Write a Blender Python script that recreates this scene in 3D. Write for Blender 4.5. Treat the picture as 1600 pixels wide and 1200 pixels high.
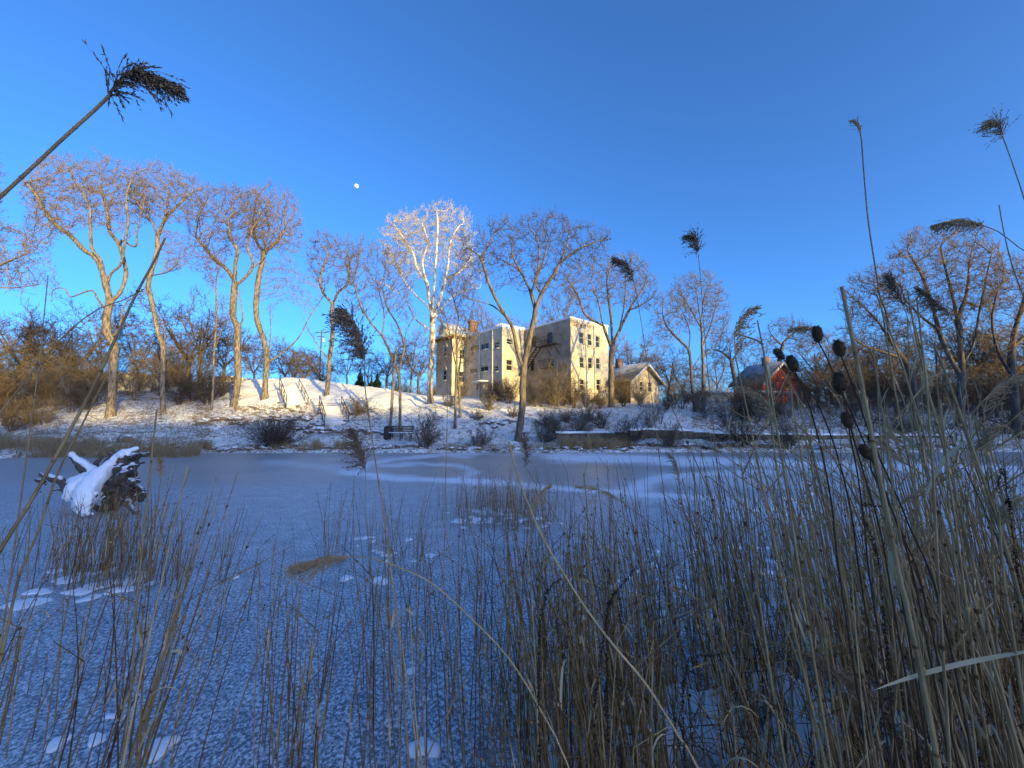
import bpy, math, random
import numpy as np
from mathutils import Matrix, Vector, Euler

random.seed(7)
rng = np.random.default_rng(7)
R = math.radians
scn = bpy.context.scene
for o in list(bpy.data.objects):
    bpy.data.objects.remove(o)
COL = scn.collection

# ------------------------------------------------------------------ camera
CAMZ = 2.1
F = 601.0
PITCH = math.atan(55 / F)
cam = bpy.data.cameras.new('camera')
cam.sensor_width = 36
cam.lens = 36 * F / 1600
cam.clip_start = 0.05
cam.clip_end = 3000
camo = bpy.data.objects.new('camera', cam)
COL.objects.link(camo)
camo.location = (0, 0, CAMZ)
camo.rotation_euler = (R(90) + PITCH, 0, 0)
scn.camera = camo

# ------------------------------------------------------------------ sky and sun
SUN_EL = 6.5
SUN_AZ = 139.0      # compass angle clockwise from +Y: behind the camera, to the right
w = bpy.data.worlds.new('World')
scn.world = w
w.use_nodes = True
nt = w.node_tree
nt.nodes.clear()
sky = nt.nodes.new('ShaderNodeTexSky')
sky.sky_type = 'NISHITA'
sky.sun_disc = False
sky.sun_elevation = R(SUN_EL)
sky.sun_rotation = R(SUN_AZ)
sky.altitude = 50
sky.air_density = 0.6
sky.dust_density = 2.0
sky.ozone_density = 6.0
hs = nt.nodes.new('ShaderNodeMix')       # one even colour balance over the whole sky
hs.data_type = 'RGBA'; hs.blend_type = 'MULTIPLY'; hs.inputs[0].default_value = 1.0
hs.inputs[7].default_value = (1.60, 1.13, 0.90, 1)
bg = nt.nodes.new('ShaderNodeBackground')
bg.inputs['Strength'].default_value = 0.15
out = nt.nodes.new('ShaderNodeOutputWorld')
nt.links.new(sky.outputs[0], hs.inputs[6])
nt.links.new(hs.outputs[2], bg.inputs[0])
nt.links.new(bg.outputs[0], out.inputs[0])

sl = bpy.data.lights.new('sun', 'SUN')
sl.energy = 2.3
sl.angle = R(0.5)
sl.color = (1.0, 0.74, 0.20)
so = bpy.data.objects.new('sun', sl)
COL.objects.link(so)
sdir = Vector((math.sin(R(SUN_AZ)) * math.cos(R(SUN_EL)), math.cos(R(SUN_AZ)) * math.cos(R(SUN_EL)), math.sin(R(SUN_EL))))
so.rotation_euler = sdir.to_track_quat('Z', 'Y').to_euler()

scn.view_settings.view_transform = 'Standard'
scn.view_settings.look = 'None'
scn.view_settings.gamma = 1
scn.view_settings.use_curve_mapping = False
scn.view_settings.exposure = 2.08
scn.render.engine = 'CYCLES'


# ------------------------------------------------------------------ helpers
def P(px, py, D):
    """world point at depth Y = D seen at photo pixel (px, py)"""
    a = (px - 800) / F
    b = (600 - py) / F
    c, s = math.cos(PITCH), math.sin(PITCH)
    k = D / (c - b * s)
    return np.array([a * k, D, CAMZ + (b * c + s) * k])


def G(px, py):
    """world point on the ice (z = 0) seen at photo pixel"""
    a = (px - 800) / F
    b = (600 - py) / F
    c, s = math.cos(PITCH), math.sin(PITCH)
    k = -CAMZ / (b * c + s)
    return a * k, (c - b * s) * k


def to_px(x, y, z):
    c, s = math.cos(PITCH), math.sin(PITCH)
    zz = z - CAMZ
    d = y * c + zz * s
    u = -y * s + zz * c
    return 800 + F * x / d, 600 - F * u / d


def tag(o, label=None, cat=None, group=None, kind=None):
    if label: o['label'] = label
    if cat: o['category'] = cat
    if group: o['group'] = group
    if kind: o['kind'] = kind
    return o


def empty(name, loc, label, cat, group=None, rz=0):
    o = bpy.data.objects.new(name, None)
    COL.objects.link(o)
    o.location = [float(v) for v in loc]
    o.rotation_euler = (0, 0, rz)
    o.empty_display_size = 0.2
    return tag(o, label, cat, group)


def link(name, me, parent=None, loc=None):
    o = bpy.data.objects.new(name, me)
    COL.objects.link(o)
    if parent: o.parent = parent
    if loc is not None: o.location = [float(v) for v in loc]
    return o


def copy_tree(o, parent=None):
    c = o.copy()
    COL.objects.link(c)
    c.parent = parent
    for ch in list(o.children):
        copy_tree(ch, c)
    return c


class MB:
    def __init__(s):
        s.v = []; s.f3 = []; s.f4 = []; s.m3 = []; s.m4 = []; s.n = 0

    def add(s, v, f3=None, f4=None, m=0):
        v = np.asarray(v, dtype=np.float64).reshape(-1, 3)
        if f3 is not None and len(f3):
            f3 = np.asarray(f3, dtype=np.int64).reshape(-1, 3) + s.n
            s.f3.append(f3); s.m3.append(np.full(len(f3), m))
        if f4 is not None and len(f4):
            f4 = np.asarray(f4, dtype=np.int64).reshape(-1, 4) + s.n
            s.f4.append(f4); s.m4.append(np.full(len(f4), m))
        s.v.append(v)
        s.n += len(v)

    def arrays(s):
        v = np.concatenate(s.v) if s.v else np.zeros((0, 3))
        f3 = np.concatenate(s.f3) if s.f3 else np.zeros((0, 3), int)
        f4 = np.concatenate(s.f4) if s.f4 else np.zeros((0, 4), int)
        return v, f3, f4

    def mesh(s, name, mats, smooth=False, off=None):
        v, f3, f4 = s.arrays()
        if off is not None: v = v - np.asarray(off)
        mi = np.concatenate((s.m3 + s.m4)) if (s.m3 or s.m4) else np.zeros(0)
        me = bpy.data.meshes.new(name)
        me.vertices.add(len(v))
        me.vertices.foreach_set('co', v.astype(np.float32).ravel())
        nl = len(f3) * 3 + len(f4) * 4
        me.loops.add(nl)
        me.loops.foreach_set('vertex_index', np.concatenate([f3.ravel(), f4.ravel()]).astype(np.int32))
        me.polygons.add(len(f3) + len(f4))
        st = np.concatenate([np.arange(len(f3)) * 3, len(f3) * 3 + np.arange(len(f4)) * 4]).astype(np.int32)
        me.polygons.foreach_set('loop_start', st)
        me.polygons.foreach_set('loop_total', np.concatenate([np.full(len(f3), 3), np.full(len(f4), 4)]).astype(np.int32))
        if not isinstance(mats, (list, tuple)): mats = [mats]
        for m in mats: me.materials.append(m)
        me.polygons.foreach_set('material_index', mi.astype(np.int32))
        if smooth: me.polygons.foreach_set('use_smooth', np.ones(len(f3) + len(f4), dtype=bool))
        me.update(calc_edges=True)
        me.validate()
        return me

    def build(s, name, mats, parent=None, smooth=False, loc=None):
        """verts are in the parent's local frame (or world when top-level without loc)"""
        me = s.mesh(name, mats, smooth)
        return link(name, me, parent, loc)

    # ---- shapes
    def box(s, lo, hi, m=0, fr=None):
        x0, y0, z0 = lo; x1, y1, z1 = hi
        v = np.array([[x0, y0, z0], [x1, y0, z0], [x1, y1, z0], [x0, y1, z0], [x0, y0, z1], [x1, y0, z1], [x1, y1, z1], [x0, y1, z1]], float)
        if fr is not None: v = fr(v)
        s.add(v, f4=[[0, 3, 2, 1], [4, 5, 6, 7], [0, 1, 5, 4], [1, 2, 6, 5], [2, 3, 7, 6], [3, 0, 4, 7]], m=m)

    def bar(s, a, b, wd, ht, m=0):
        a = np.asarray(a, float); b = np.asarray(b, float)
        d = b - a; d /= np.linalg.norm(d)
        up = np.array([0, 0, 1.0]) if abs(d[2]) < .95 else np.array([1.0, 0, 0])
        sd = np.cross(d, up); sd /= np.linalg.norm(sd)
        up = np.cross(sd, d)
        v = []
        for p in (a, b):
            for (i, j) in ((-1, -1), (1, -1), (1, 1), (-1, 1)):
                v.append(p + sd * i * wd / 2 + up * j * ht / 2)
        s.add(v, f4=[[0, 1, 2, 3], [7, 6, 5, 4], [0, 4, 5, 1], [1, 5, 6, 2], [2, 6, 7, 3], [3, 7, 4, 0]], m=m)

    def tube(s, pts, rad, n=5, cap=True, m=0, rough=0.0):
        pts = np.asarray(pts, float); k = len(pts)
        rad = np.broadcast_to(np.asarray(rad, float), (k,))
        t = np.gradient(pts, axis=0)
        t /= np.linalg.norm(t, axis=1)[:, None] + 1e-9
        ref = np.array([0.31, 0.17, 0.93]) if abs(t[0][2]) < .8 else np.array([0.95, 0.25, 0.1])
        sd = np.cross(t, ref); sd /= np.linalg.norm(sd, axis=1)[:, None] + 1e-9
        for i in range(1, k):       # keep the frame from flipping
            q = sd[i - 1] - t[i] * np.dot(sd[i - 1], t[i])
            l = np.linalg.norm(q)
            if l > 1e-6: sd[i] = q / l
        up = np.cross(t, sd)
        an = np.arange(n) * 2 * math.pi / n
        rr = rad[:, None] * np.ones((k, n))
        if rough: rr = rr * (1 + rough * (rng.random((k, n)) - .5))
        v = pts[:, None, :] + rr[..., None] * (np.cos(an)[None, :, None] * sd[:, None, :] + np.sin(an)[None, :, None] * up[:, None, :])
        i = np.arange(k - 1)[:, None] * n; j = np.arange(n)[None, :]; j2 = (j + 1) % n
        f4 = np.stack([i + j, i + j2, i + n + j2, i + n + j], -1).reshape(-1, 4)
        v = v.reshape(-1, 3)
        f3 = None
        if cap and rad[-1] > 1e-4:
            v = np.concatenate([v, pts[-1:] + t[-1:] * rad[-1] * .3])
            b = (k - 1) * n
            f3 = [[b + q, b + (q + 1) % n, k * n] for q in range(n)]
        s.add(v, f3=f3, f4=f4, m=m)

    def spikes(s, A, B, r, m=0, mid=None):
        """many 3-sided tapered needles A->B (N,3)"""
        N = len(A)
        if N == 0: return
        d = B - A
        L = np.linalg.norm(d, axis=1)[:, None] + 1e-9
        t = d / L
        ref = np.where(np.abs(t[:, 2:3]) < .8, np.array([[0, 0, 1.0]]), np.array([[1.0, 0, 0]]))
        sd = np.cross(t, ref); sd /= np.linalg.norm(sd, axis=1)[:, None] + 1e-9
        up = np.cross(t, sd)
        r = np.broadcast_to(np.asarray(r, float).reshape(-1, 1), (N, 1))
        rings = [A + r * (math.cos(a) * sd + math.sin(a) * up) for a in (0, 2.094, 4.189)]
        if mid is None:
            v = np.stack(rings + [B], 1).reshape(-1, 3)
            b = np.arange(N)[:, None] * 4
            f3 = np.concatenate([b + np.array([[0, 1, 3]]), b + np.array([[1, 2, 3]]), b + np.array([[2, 0, 3]])])
            s.add(v, f3=f3, m=m)
        else:
            r2 = r * .7
            rm = [mid + r2 * (math.cos(a) * sd + math.sin(a) * up) for a in (0, 2.094, 4.189)]
            v = np.stack(rings + rm + [B], 1).reshape(-1, 3)
            b = np.arange(N)[:, None] * 7
            f4 = np.concatenate([b + np.array([[0, 1, 4, 3]]), b + np.array([[1, 2, 5, 4]]), b + np.array([[2, 0, 3, 5]])])
            f3 = np.concatenate([b + np.array([[3, 4, 6]]), b + np.array([[4, 5, 6]]), b + np.array([[5, 3, 6]])])
            s.add(v, f3=f3, f4=f4, m=m)

    def merge(s, arr, M, m=0):
        v, f3, f4 = arr
        s.add(v @ M[:3, :3].T + M[:3, 3], f3, f4, m)


def vnoise(x, y, seed=0):
    """smooth value noise, vectorised"""
    x = np.asarray(x, float); y = np.asarray(y, float)
    xi = np.floor(x).astype(np.int64); yi = np.floor(y).astype(np.int64)
    fx = x - xi; fy = y - yi
    fx = fx * fx * (3 - 2 * fx); fy = fy * fy * (3 - 2 * fy)

    def h(a, b):
        n = (a * 374761393 + b * 668265263 + seed * 1442695041) & 0x7fffffff
        n = ((n ^ (n >> 13)) * 1274126177) & 0x7fffffff
        return ((n ^ (n >> 16)) & 0xffff) / 65535.0
    return (h(xi, yi) * (1 - fx) + h(xi + 1, yi) * fx) * (1 - fy) + (h(xi, yi + 1) * (1 - fx) + h(xi + 1, yi + 1) * fx) * fy


def fbm(x, y, seed=0, o=4):
    r = 0; a = .5; t = 0
    for i in range(o):
        r = r + a * vnoise(x * 2 ** i, y * 2 ** i, seed + i); t += a; a *= .5
    return r / t


def sstep(a, b, x):
    t = np.clip((x - a) / (b - a), 0, 1)
    return t * t * (3 - 2 * t)


# ------------------------------------------------------------------ materials
def new_mat(name):
    m = bpy.data.materials.new(name)
    m.use_nodes = True
    n = m.node_tree
    b = n.nodes['Principled BSDF']
    return m, n, b


def N(n, t, **kw):
    x = n.nodes.new(t)
    for k, v in kw.items():
        if hasattr(x, k): setattr(x, k, v)
        else: x.inputs[k].default_value = v
    return x


def ramp(n, src, stops, interp='LINEAR'):
    r = n.nodes.new('ShaderNodeValToRGB')
    r.color_ramp.interpolation = interp
    e = r.color_ramp.elements
    while len(e) > len(stops): e.remove(e[-1])
    while len(e) < len(stops): e.new(0.5)
    for i, (p, c) in enumerate(stops):
        e[i].position = p
        e[i].color = (c, c, c, 1) if isinstance(c, (int, float)) else (*c, 1)
    n.links.new(src, r.inputs[0])
    return r.outputs[0]


def mixc(n, fac, a, b):
    x = n.nodes.new('ShaderNodeMix'); x.data_type = 'RGBA'
    for i, v in ((0, fac), (6, a), (7, b)):
        if isinstance(v, bpy.types.NodeSocket): n.links.new(v, x.inputs[i])
        else: x.inputs[i].default_value = v if i == 0 else (*v, 1)
    return x.outputs[2]


def noise(n, scale, detail=4, rough=.55, vec=None, stretch=None, obj=False):
    t = n.nodes.new('ShaderNodeTexNoise')
    t.inputs['Scale'].default_value = scale
    t.inputs['Detail'].default_value = detail
    t.inputs['Roughness'].default_value = rough
    if vec is None:
        if obj:
            vec = n.nodes.new('ShaderNodeTexCoord').outputs['Object']
        else:
            vec = n.nodes.new('ShaderNodeNewGeometry').outputs['Position']
    if stretch:
        mp = n.nodes.new('ShaderNodeMapping')
        mp.inputs['Scale'].default_value = stretch[:3]
        if len(stretch) > 3: mp.inputs['Rotation'].default_value = (0, 0, stretch[3])
        n.links.new(vec, mp.inputs[0]); vec = mp.outputs[0]
    n.links.new(vec, t.inputs['Vector'])
    return t.outputs['Fac']


def bump(n, b, h, strength=.4, dist=.02):
    x = n.nodes.new('ShaderNodeBump')
    x.inputs['Strength'].default_value = strength
    x.inputs['Distance'].default_value = dist
    n.links.new(h, x.inputs['Height'])
    n.links.new(x.outputs[0], b.inputs['Normal'])


def simple(name, c1, c2, scale=3, rough=.85, bmp=.3, dist=.02, stretch=None, obj=False, spec=.3, lo=.35, hi=.65, detail=5):
    m, n, b = new_mat(name)
    f = noise(n, scale, detail, .6, stretch=stretch, obj=obj)
    n.links.new(ramp(n, f, [(lo, c1), (hi, c2)]), b.inputs['Base Color'])
    b.inputs['Roughness'].default_value = rough
    b.inputs['Specular IOR Level'].default_value = spec
    if bmp: bump(n, b, f, bmp, dist)
    return m


def island_mat(name, cols, rough=.8, amt=.5):
    """dry plant stuff: every strand its own shade of tan"""
    m, n, b = new_mat(name)
    g = n.nodes.new('ShaderNodeNewGeometry')
    c = ramp(n, g.outputs['Random Per Island'], [(i / max(1, len(cols) - 1), q) for i, q in enumerate(cols)])
    f = noise(n, 9, 3)
    c2 = mixc(n, ramp(n, f, [(.35, 0.0), (.7, amt)]), c, tuple(.35 * v for v in cols[0]))
    n.links.new(c2, b.inputs['Base Color'])
    b.inputs['Roughness'].default_value = rough
    b.inputs['Specular IOR Level'].default_value = .06
    return m


def snow_cover(name, under1, under2, thr=(.45, .7), scale=8, snow=(.82, .84, .88)):
    """stone or wood with snow lying on the faces that look up"""
    m, n, b = new_mat(name)
    g = n.nodes.new('ShaderNodeNewGeometry')
    sp = n.nodes.new('ShaderNodeSeparateXYZ'); n.links.new(g.outputs['Normal'], sp.inputs[0])
    f = noise(n, scale, 4)
    ad = N(n, 'ShaderNodeMath', operation='MULTIPLY_ADD'); ad.inputs[1].default_value = .5; ad.inputs[2].default_value = -.25
    n.links.new(f, ad.inputs[0])
    su = N(n, 'ShaderNodeMath', operation='ADD'); n.links.new(sp.outputs[2], su.inputs[0]); n.links.new(ad.outputs[0], su.inputs[1])
    k = ramp(n, su.outputs[0], [(thr[0], 0.0), (thr[1], 1.0)])
    f2 = noise(n, scale * 2.5, 5)
    c = mixc(n, k, ramp(n, f2, [(.3, under1), (.7, under2)]), snow)
    n.links.new(c, b.inputs['Base Color'])
    b.inputs['Roughness'].default_value = .85
    bump(n, b, f2, .5, .03)
    return m


M = {}
M['bark_warm'] = simple('bark_warm', (.05, .04, .03), (.25, .205, .16), 9, stretch=(1, 1, .25), bmp=.8, dist=.05)
M['bark_grey'] = simple('bark_grey', (.05, .04, .03), (.20, .16, .12), 6, stretch=(1, 1, .25), bmp=.8, dist=.05)
M['bark_dark'] = simple('bark_dark', (.045, .036, .028), (.13, .10, .075), 5, stretch=(1, 1, .25), bmp=.8, dist=.05)
M['twig_red'] = simple('twig_red', (.14, .10, .05), (.25, .185, .10), 1.5, bmp=0)
M['twig_grey'] = simple('twig_grey', (.09, .07, .05), (.19, .15, .105), 1.5, bmp=0)
M['twig_dark'] = simple('twig_dark', (.045, .034, .026), (.12, .09, .065), 1.5, bmp=0)
M['twig_pale'] = simple('twig_pale', (.34, .29, .19), (.52, .45, .31), 1.5, bmp=0)
M['twig_orange'] = simple('twig_orange', (.10, .068, .036), (.20, .14, .075), 1.5, bmp=0)


def sycamore():
    m, n, b = new_mat('sycamore_bark')
    f = noise(n, 2.2, 5, .65, stretch=(1, 1, .6))
    c = ramp(n, f, [(.38, (.16, .11, .065)), (.46, (.36, .30, .2)), (.54, (.68, .63, .52)), (.7, (.74, .70, .60))])
    g = n.nodes.new('ShaderNodeNewGeometry')
    sp = n.nodes.new('ShaderNodeSeparateXYZ'); n.links.new(g.outputs['Position'], sp.inputs[0])
    mr = N(n, 'ShaderNodeMapRange'); mr.inputs[1].default_value = 4.0; mr.inputs[2].default_value = 12
    n.links.new(sp.outputs[2], mr.inputs[0])
    c2 = mixc(n, mr.outputs[0], (.17, .12, .075), c)
    # brown flaky bark below, bare white limbs above
    mx = N(n, 'ShaderNodeMath', operation='GREATER_THAN'); n.links.new(mr.outputs[0], mx.inputs[0]); n.links.new(f, mx.inputs[1])
    n.links.new(mixc(n, mr.outputs[0], c2, c), b.inputs['Base Color'])
    b.inputs['Roughness'].default_value = .8
    bump(n, b, f, .3, .03)
    return m


M['sycamore'] = sycamore()
M['reed'] = island_mat('reed', [(.13, .06, .022), (.50, .31, .13), (.17, .085, .03), (.66, .45, .22), (.11, .055, .02), (.40, .23, .09), (.20, .10, .04)])
M['reed_pale'] = island_mat('reed_pale', [(.42, .29, .14), (.56, .40, .21)], amt=.5)
M['reed_leaf'] = island_mat('reed_leaf', [(.52, .35, .17), (.66, .49, .28), (.34, .20, .09)], amt=.35)
M['plume'] = island_mat('plume', [(.16, .10, .06), (.28, .18, .11), (.36, .24, .15)], amt=.3)
M['plume_tan'] = island_mat('plume_tan', [(.40, .25, .12), (.60, .42, .24), (.48, .31, .16)], amt=.3)
M['grass_dry'] = island_mat('grass_dry', [(.32, .22, .11), (.46, .34, .19), (.22, .15, .08)], amt=.3)
M['seed_dark'] = island_mat('seed_dark', [(.04, .025, .015), (.09, .055, .035)], amt=.2)
M['teasel'] = island_mat('teasel', [(.025, .016, .01), (.08, .05, .03), (.17, .11, .06)], amt=.2)
M['rock'] = snow_cover('rock', (.07, .055, .04), (.22, .17, .12), thr=(.62, .8), scale=7)
M['wall_stone'] = simple('wall_stone', (.07, .055, .04), (.19, .15, .105), 6, bmp=.6, dist=.04)
M['snow'] = simple('snow', (.80, .82, .86), (.87, .88, .90), 6, rough=.7, bmp=.35, dist=.02)
M['wood_dark'] = snow_cover('wood_dark', (.03, .023, .017), (.14, .105, .075), thr=(.72, .95), scale=5)
M['iron'] = simple('iron', (.02, .017, .015), (.06, .04, .03), 10, rough=.6, bmp=.1)
M['bench_wood'] = simple('bench_wood', (.10, .07, .05), (.17, .13, .09), 10, bmp=.2, stretch=(.2, 2, 2))
M['concrete'] = snow_cover('concrete', (.50, .47, .43), (.68, .65, .60), thr=(.45, .7))
M['glass'] = simple('window_glass', (.018, .02, .022), (.03, .032, .036), 1.5, rough=.08, bmp=.05, spec=.6)
M['frame_white'] = simple('frame_white', (.55, .52, .45), (.68, .65, .58), 6, bmp=0)
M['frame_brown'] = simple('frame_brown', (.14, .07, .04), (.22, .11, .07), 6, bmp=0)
M['curtain'] = simple('curtain', (.28, .27, .25), (.40, .39, .36), 5, bmp=0)
M['red_paint'] = simple('red_paint', (.46, .06, .025), (.68, .10, .045), 2, bmp=.15, stretch=(.4, .4, 8))
M['tan_siding'] = simple('tan_siding', (.36, .29, .20), (.50, .42, .31), 2, bmp=.2, stretch=(.4, .4, 9))
M['siding_in_shade'] = simple('siding_in_shade', (.10, .065, .045), (.17, .11, .075), 2, bmp=.2, stretch=(.4, .4, 9))  # darker siding for the tan house's side wall, its shade put into the colour
M['pale_wall'] = simple('pale_wall', (.60, .52, .38), (.72, .64, .48), 2, bmp=.1)
M['shingle'] = snow_cover('shingle', (.08, .07, .065), (.16, .14, .125), thr=(.55, 1.1), scale=1.2)
M['roof_snow'] = M['snow']
M['needles'] = island_mat('needles', [(.012, .03, .018), (.03, .055, .03)], amt=.3)


def stucco():
    m, n, b = new_mat('stucco')
    f = noise(n, .55, 6, .65)
    c = ramp(n, f, [(.33, (.40, .32, .22)), (.45, (.56, .49, .36)), (.62, (.64, .57, .43))])
    f2 = noise(n, 3.0, 6, .7, stretch=(1, 1, .45))
    c = mixc(n, ramp(n, f2, [(.56, 0.0), (.68, .75)]), c, (.42, .30, .19))
    f3 = noise(n, 1.1, 5, .7, stretch=(.8, .8, 2.0))
    c = mixc(n, ramp(n, f3, [(.67, 0.0), (.71, .8)]), c, (.34, .13, .06))
    n.links.new(c, b.inputs['Base Color'])
    b.inputs['Roughness'].default_value = .9
    bump(n, b, f2, .6, .03)
    return m


M['stucco'] = stucco()
M['stucco_grey'] = simple('stucco_grey', (.40, .35, .27), (.58, .52, .41), 1.2, bmp=.3, dist=.02)
M['stucco_brown_shade'] = simple('stucco_brown_shade', (.26, .20, .14), (.46, .38, .28), .8, bmp=.4, dist=.03, detail=7)  # side wall's brown stucco, colour lowered further because that face is in shade


def brick():
    m, n, b = new_mat('brick_red')
    t = n.nodes.new('ShaderNodeTexBrick')
    tc = n.nodes.new('ShaderNodeTexCoord')
    n.links.new(tc.outputs['Object'], t.inputs['Vector'])
    t.inputs['Color1'].default_value = (.28, .11, .06, 1); t.inputs['Color2'].default_value = (.20, .08, .045, 1)
    t.inputs['Mortar'].default_value = (.35, .28, .22, 1); t.inputs['Scale'].default_value = 4
    n.links.new(t.outputs[0], b.inputs['Base Color']); b.inputs['Roughness'].default_value = .9
    return m


M['brick'] = brick()


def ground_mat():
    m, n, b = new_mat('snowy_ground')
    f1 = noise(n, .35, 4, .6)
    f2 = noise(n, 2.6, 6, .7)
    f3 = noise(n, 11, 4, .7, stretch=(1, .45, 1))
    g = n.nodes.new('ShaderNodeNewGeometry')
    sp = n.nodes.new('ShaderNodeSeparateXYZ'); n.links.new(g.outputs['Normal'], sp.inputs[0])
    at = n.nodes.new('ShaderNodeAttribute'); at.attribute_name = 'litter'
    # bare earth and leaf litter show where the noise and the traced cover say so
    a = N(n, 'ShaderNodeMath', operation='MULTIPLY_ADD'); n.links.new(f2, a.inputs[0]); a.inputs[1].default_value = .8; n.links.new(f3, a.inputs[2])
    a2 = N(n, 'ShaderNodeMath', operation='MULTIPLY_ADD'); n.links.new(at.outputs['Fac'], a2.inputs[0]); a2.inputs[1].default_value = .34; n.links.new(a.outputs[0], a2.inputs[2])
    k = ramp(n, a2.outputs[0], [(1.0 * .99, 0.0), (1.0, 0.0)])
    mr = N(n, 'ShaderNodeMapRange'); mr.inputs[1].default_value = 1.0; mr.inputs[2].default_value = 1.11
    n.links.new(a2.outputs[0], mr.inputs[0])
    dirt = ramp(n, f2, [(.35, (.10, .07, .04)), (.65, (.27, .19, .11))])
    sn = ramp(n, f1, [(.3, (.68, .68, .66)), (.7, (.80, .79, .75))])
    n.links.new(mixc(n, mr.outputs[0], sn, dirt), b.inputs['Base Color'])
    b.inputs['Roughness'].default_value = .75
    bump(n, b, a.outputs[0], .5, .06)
    return m


def ice_mat():
    m, n, b = new_mat('frozen_pond')
    sn = n.nodes.new('ShaderNodeAttribute'); sn.attribute_name = 'snow'
    fr = n.nodes.new('ShaderNodeAttribute'); fr.attribute_name = 'frost'
    big = noise(n, .35, 4, .6)
    flk = noise(n, 36, 3, .7, stretch=(1.0, .8, 1, .5))
    flk2 = noise(n, 70, 2, .6)
    med = noise(n, 3.0, 4, .6)
    clear = ramp(n, big, [(.3, (.24, .245, .235)), (.7, (.36, .345, .32))])
    # frost flecks on dark ice, thicker where the frost attribute is high
    ad = N(n, 'ShaderNodeMath', operation='MULTIPLY_ADD'); n.links.new(flk2, ad.inputs[0]); ad.inputs[1].default_value = .4; n.links.new(flk, ad.inputs[2])
    ad2 = N(n, 'ShaderNodeMath', operation='MULTIPLY_ADD'); n.links.new(med, ad2.inputs[0]); ad2.inputs[1].default_value = .22; n.links.new(ad.outputs[0], ad2.inputs[2])
    mr = N(n, 'ShaderNodeMapRange'); mr.inputs[1].default_value = .73; mr.inputs[2].default_value = .95
    n.links.new(ad2.outputs[0], mr.inputs[0])
    dark = (.10, .135, .17)
    frosted = mixc(n, mr.outputs[0], dark, (.80, .84, .88))
    c = mixc(n, fr.outputs['Fac'], clear, frosted)
    c = mixc(n, sn.outputs['Fac'], c, (.80, .82, .86))
    n.links.new(c, b.inputs['Base Color'])
    # roughness: clear ice shines, frost and snow do not
    r1 = N(n, 'ShaderNodeMath', operation='MAXIMUM'); n.links.new(sn.outputs['Fac'], r1.inputs[0])
    mm = N(n, 'ShaderNodeMath', operation='MULTIPLY'); n.links.new(fr.outputs['Fac'], mm.inputs[0]); n.links.new(mr.outputs[0], mm.inputs[1])
    n.links.new(mm.outputs[0], r1.inputs[1])
    mr2 = N(n, 'ShaderNodeMapRange'); mr2.inputs[3].default_value = .33; mr2.inputs[4].default_value = .8
    n.links.new(r1.outputs[0], mr2.inputs[0]); n.links.new(mr2.outputs[0], b.inputs['Roughness'])
    b.inputs['IOR'].default_value = 1.31
    bump(n, b, ad2.outputs[0], .35, .012)
    return m


M['ground'] = ground_mat()
M['ice'] = ice_mat()

# ------------------------------------------------------------------ terrain
TD = np.array([25, 27, 29, 31, 33, 35, 38, 42, 48, 60, 90.])
TC = np.array([-300, 0, 150, 300, 380, 450, 540, 610, 670, 750, 850, 950, 1050, 1250, 1400, 1600, 1900.])
TY = np.array([
    [690, 680, 668, 655, 645, 636, 626, 622, 622, 628, 636],
    [690, 680, 668, 655, 645, 636, 626, 620, 620, 625, 634],
    [697, 687, 672, 656, 643, 633, 622, 615, 615, 622, 634],
    [699, 690, 675, 662, 648, 632, 615, 605, 610, 618, 632],
    [701, 692, 680, 663, 648, 632, 612, 594, 600, 614, 630],
    [701, 692, 680, 664, 648, 632, 610, 590, 597, 612, 630],
    [701, 692, 680, 668, 650, 632, 612, 600, 604, 614, 630],
    [701, 692, 679, 666, 650, 636, 620, 610, 612, 618, 630],
    [702, 694, 683, 668, 650, 636, 628, 620, 618, 620, 630],
    [703, 695, 686, 672, 655, 642, 632, 626, 622, 622, 630],
    [703, 696, 686, 674, 662, 650, 640, 634, 632, 626, 632],
    [702, 690, 680, 668, 656, 648, 640, 634, 632, 628, 632],
    [702, 694, 676, 664, 652, 643, 635, 631, 630, 628, 632],
    [703, 695, 677, 665, 653, 645, 636, 632, 630, 628, 632],
    [702, 692, 678, 664, 652, 645, 640, 636, 632, 630, 634],
    [702, 690, 678, 665, 655, 650, 645, 640, 636, 632, 636],
    [702, 690, 678, 665, 655, 650, 645, 640, 636, 632, 636]], float)
TZ = CAMZ + (655 - TY) / F * TD[None, :] * 1.0
SHPX = np.array([-600, 0, 120, 300, 600, 900, 1300, 1600, 2200.])
SHD = np.array([20, 20.8, 22.5, 24.2, 24.3, 24.6, 25.0, 25.2, 25.0])


def shore_far(px):
    return np.interp(px, SHPX, SHD)


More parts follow.
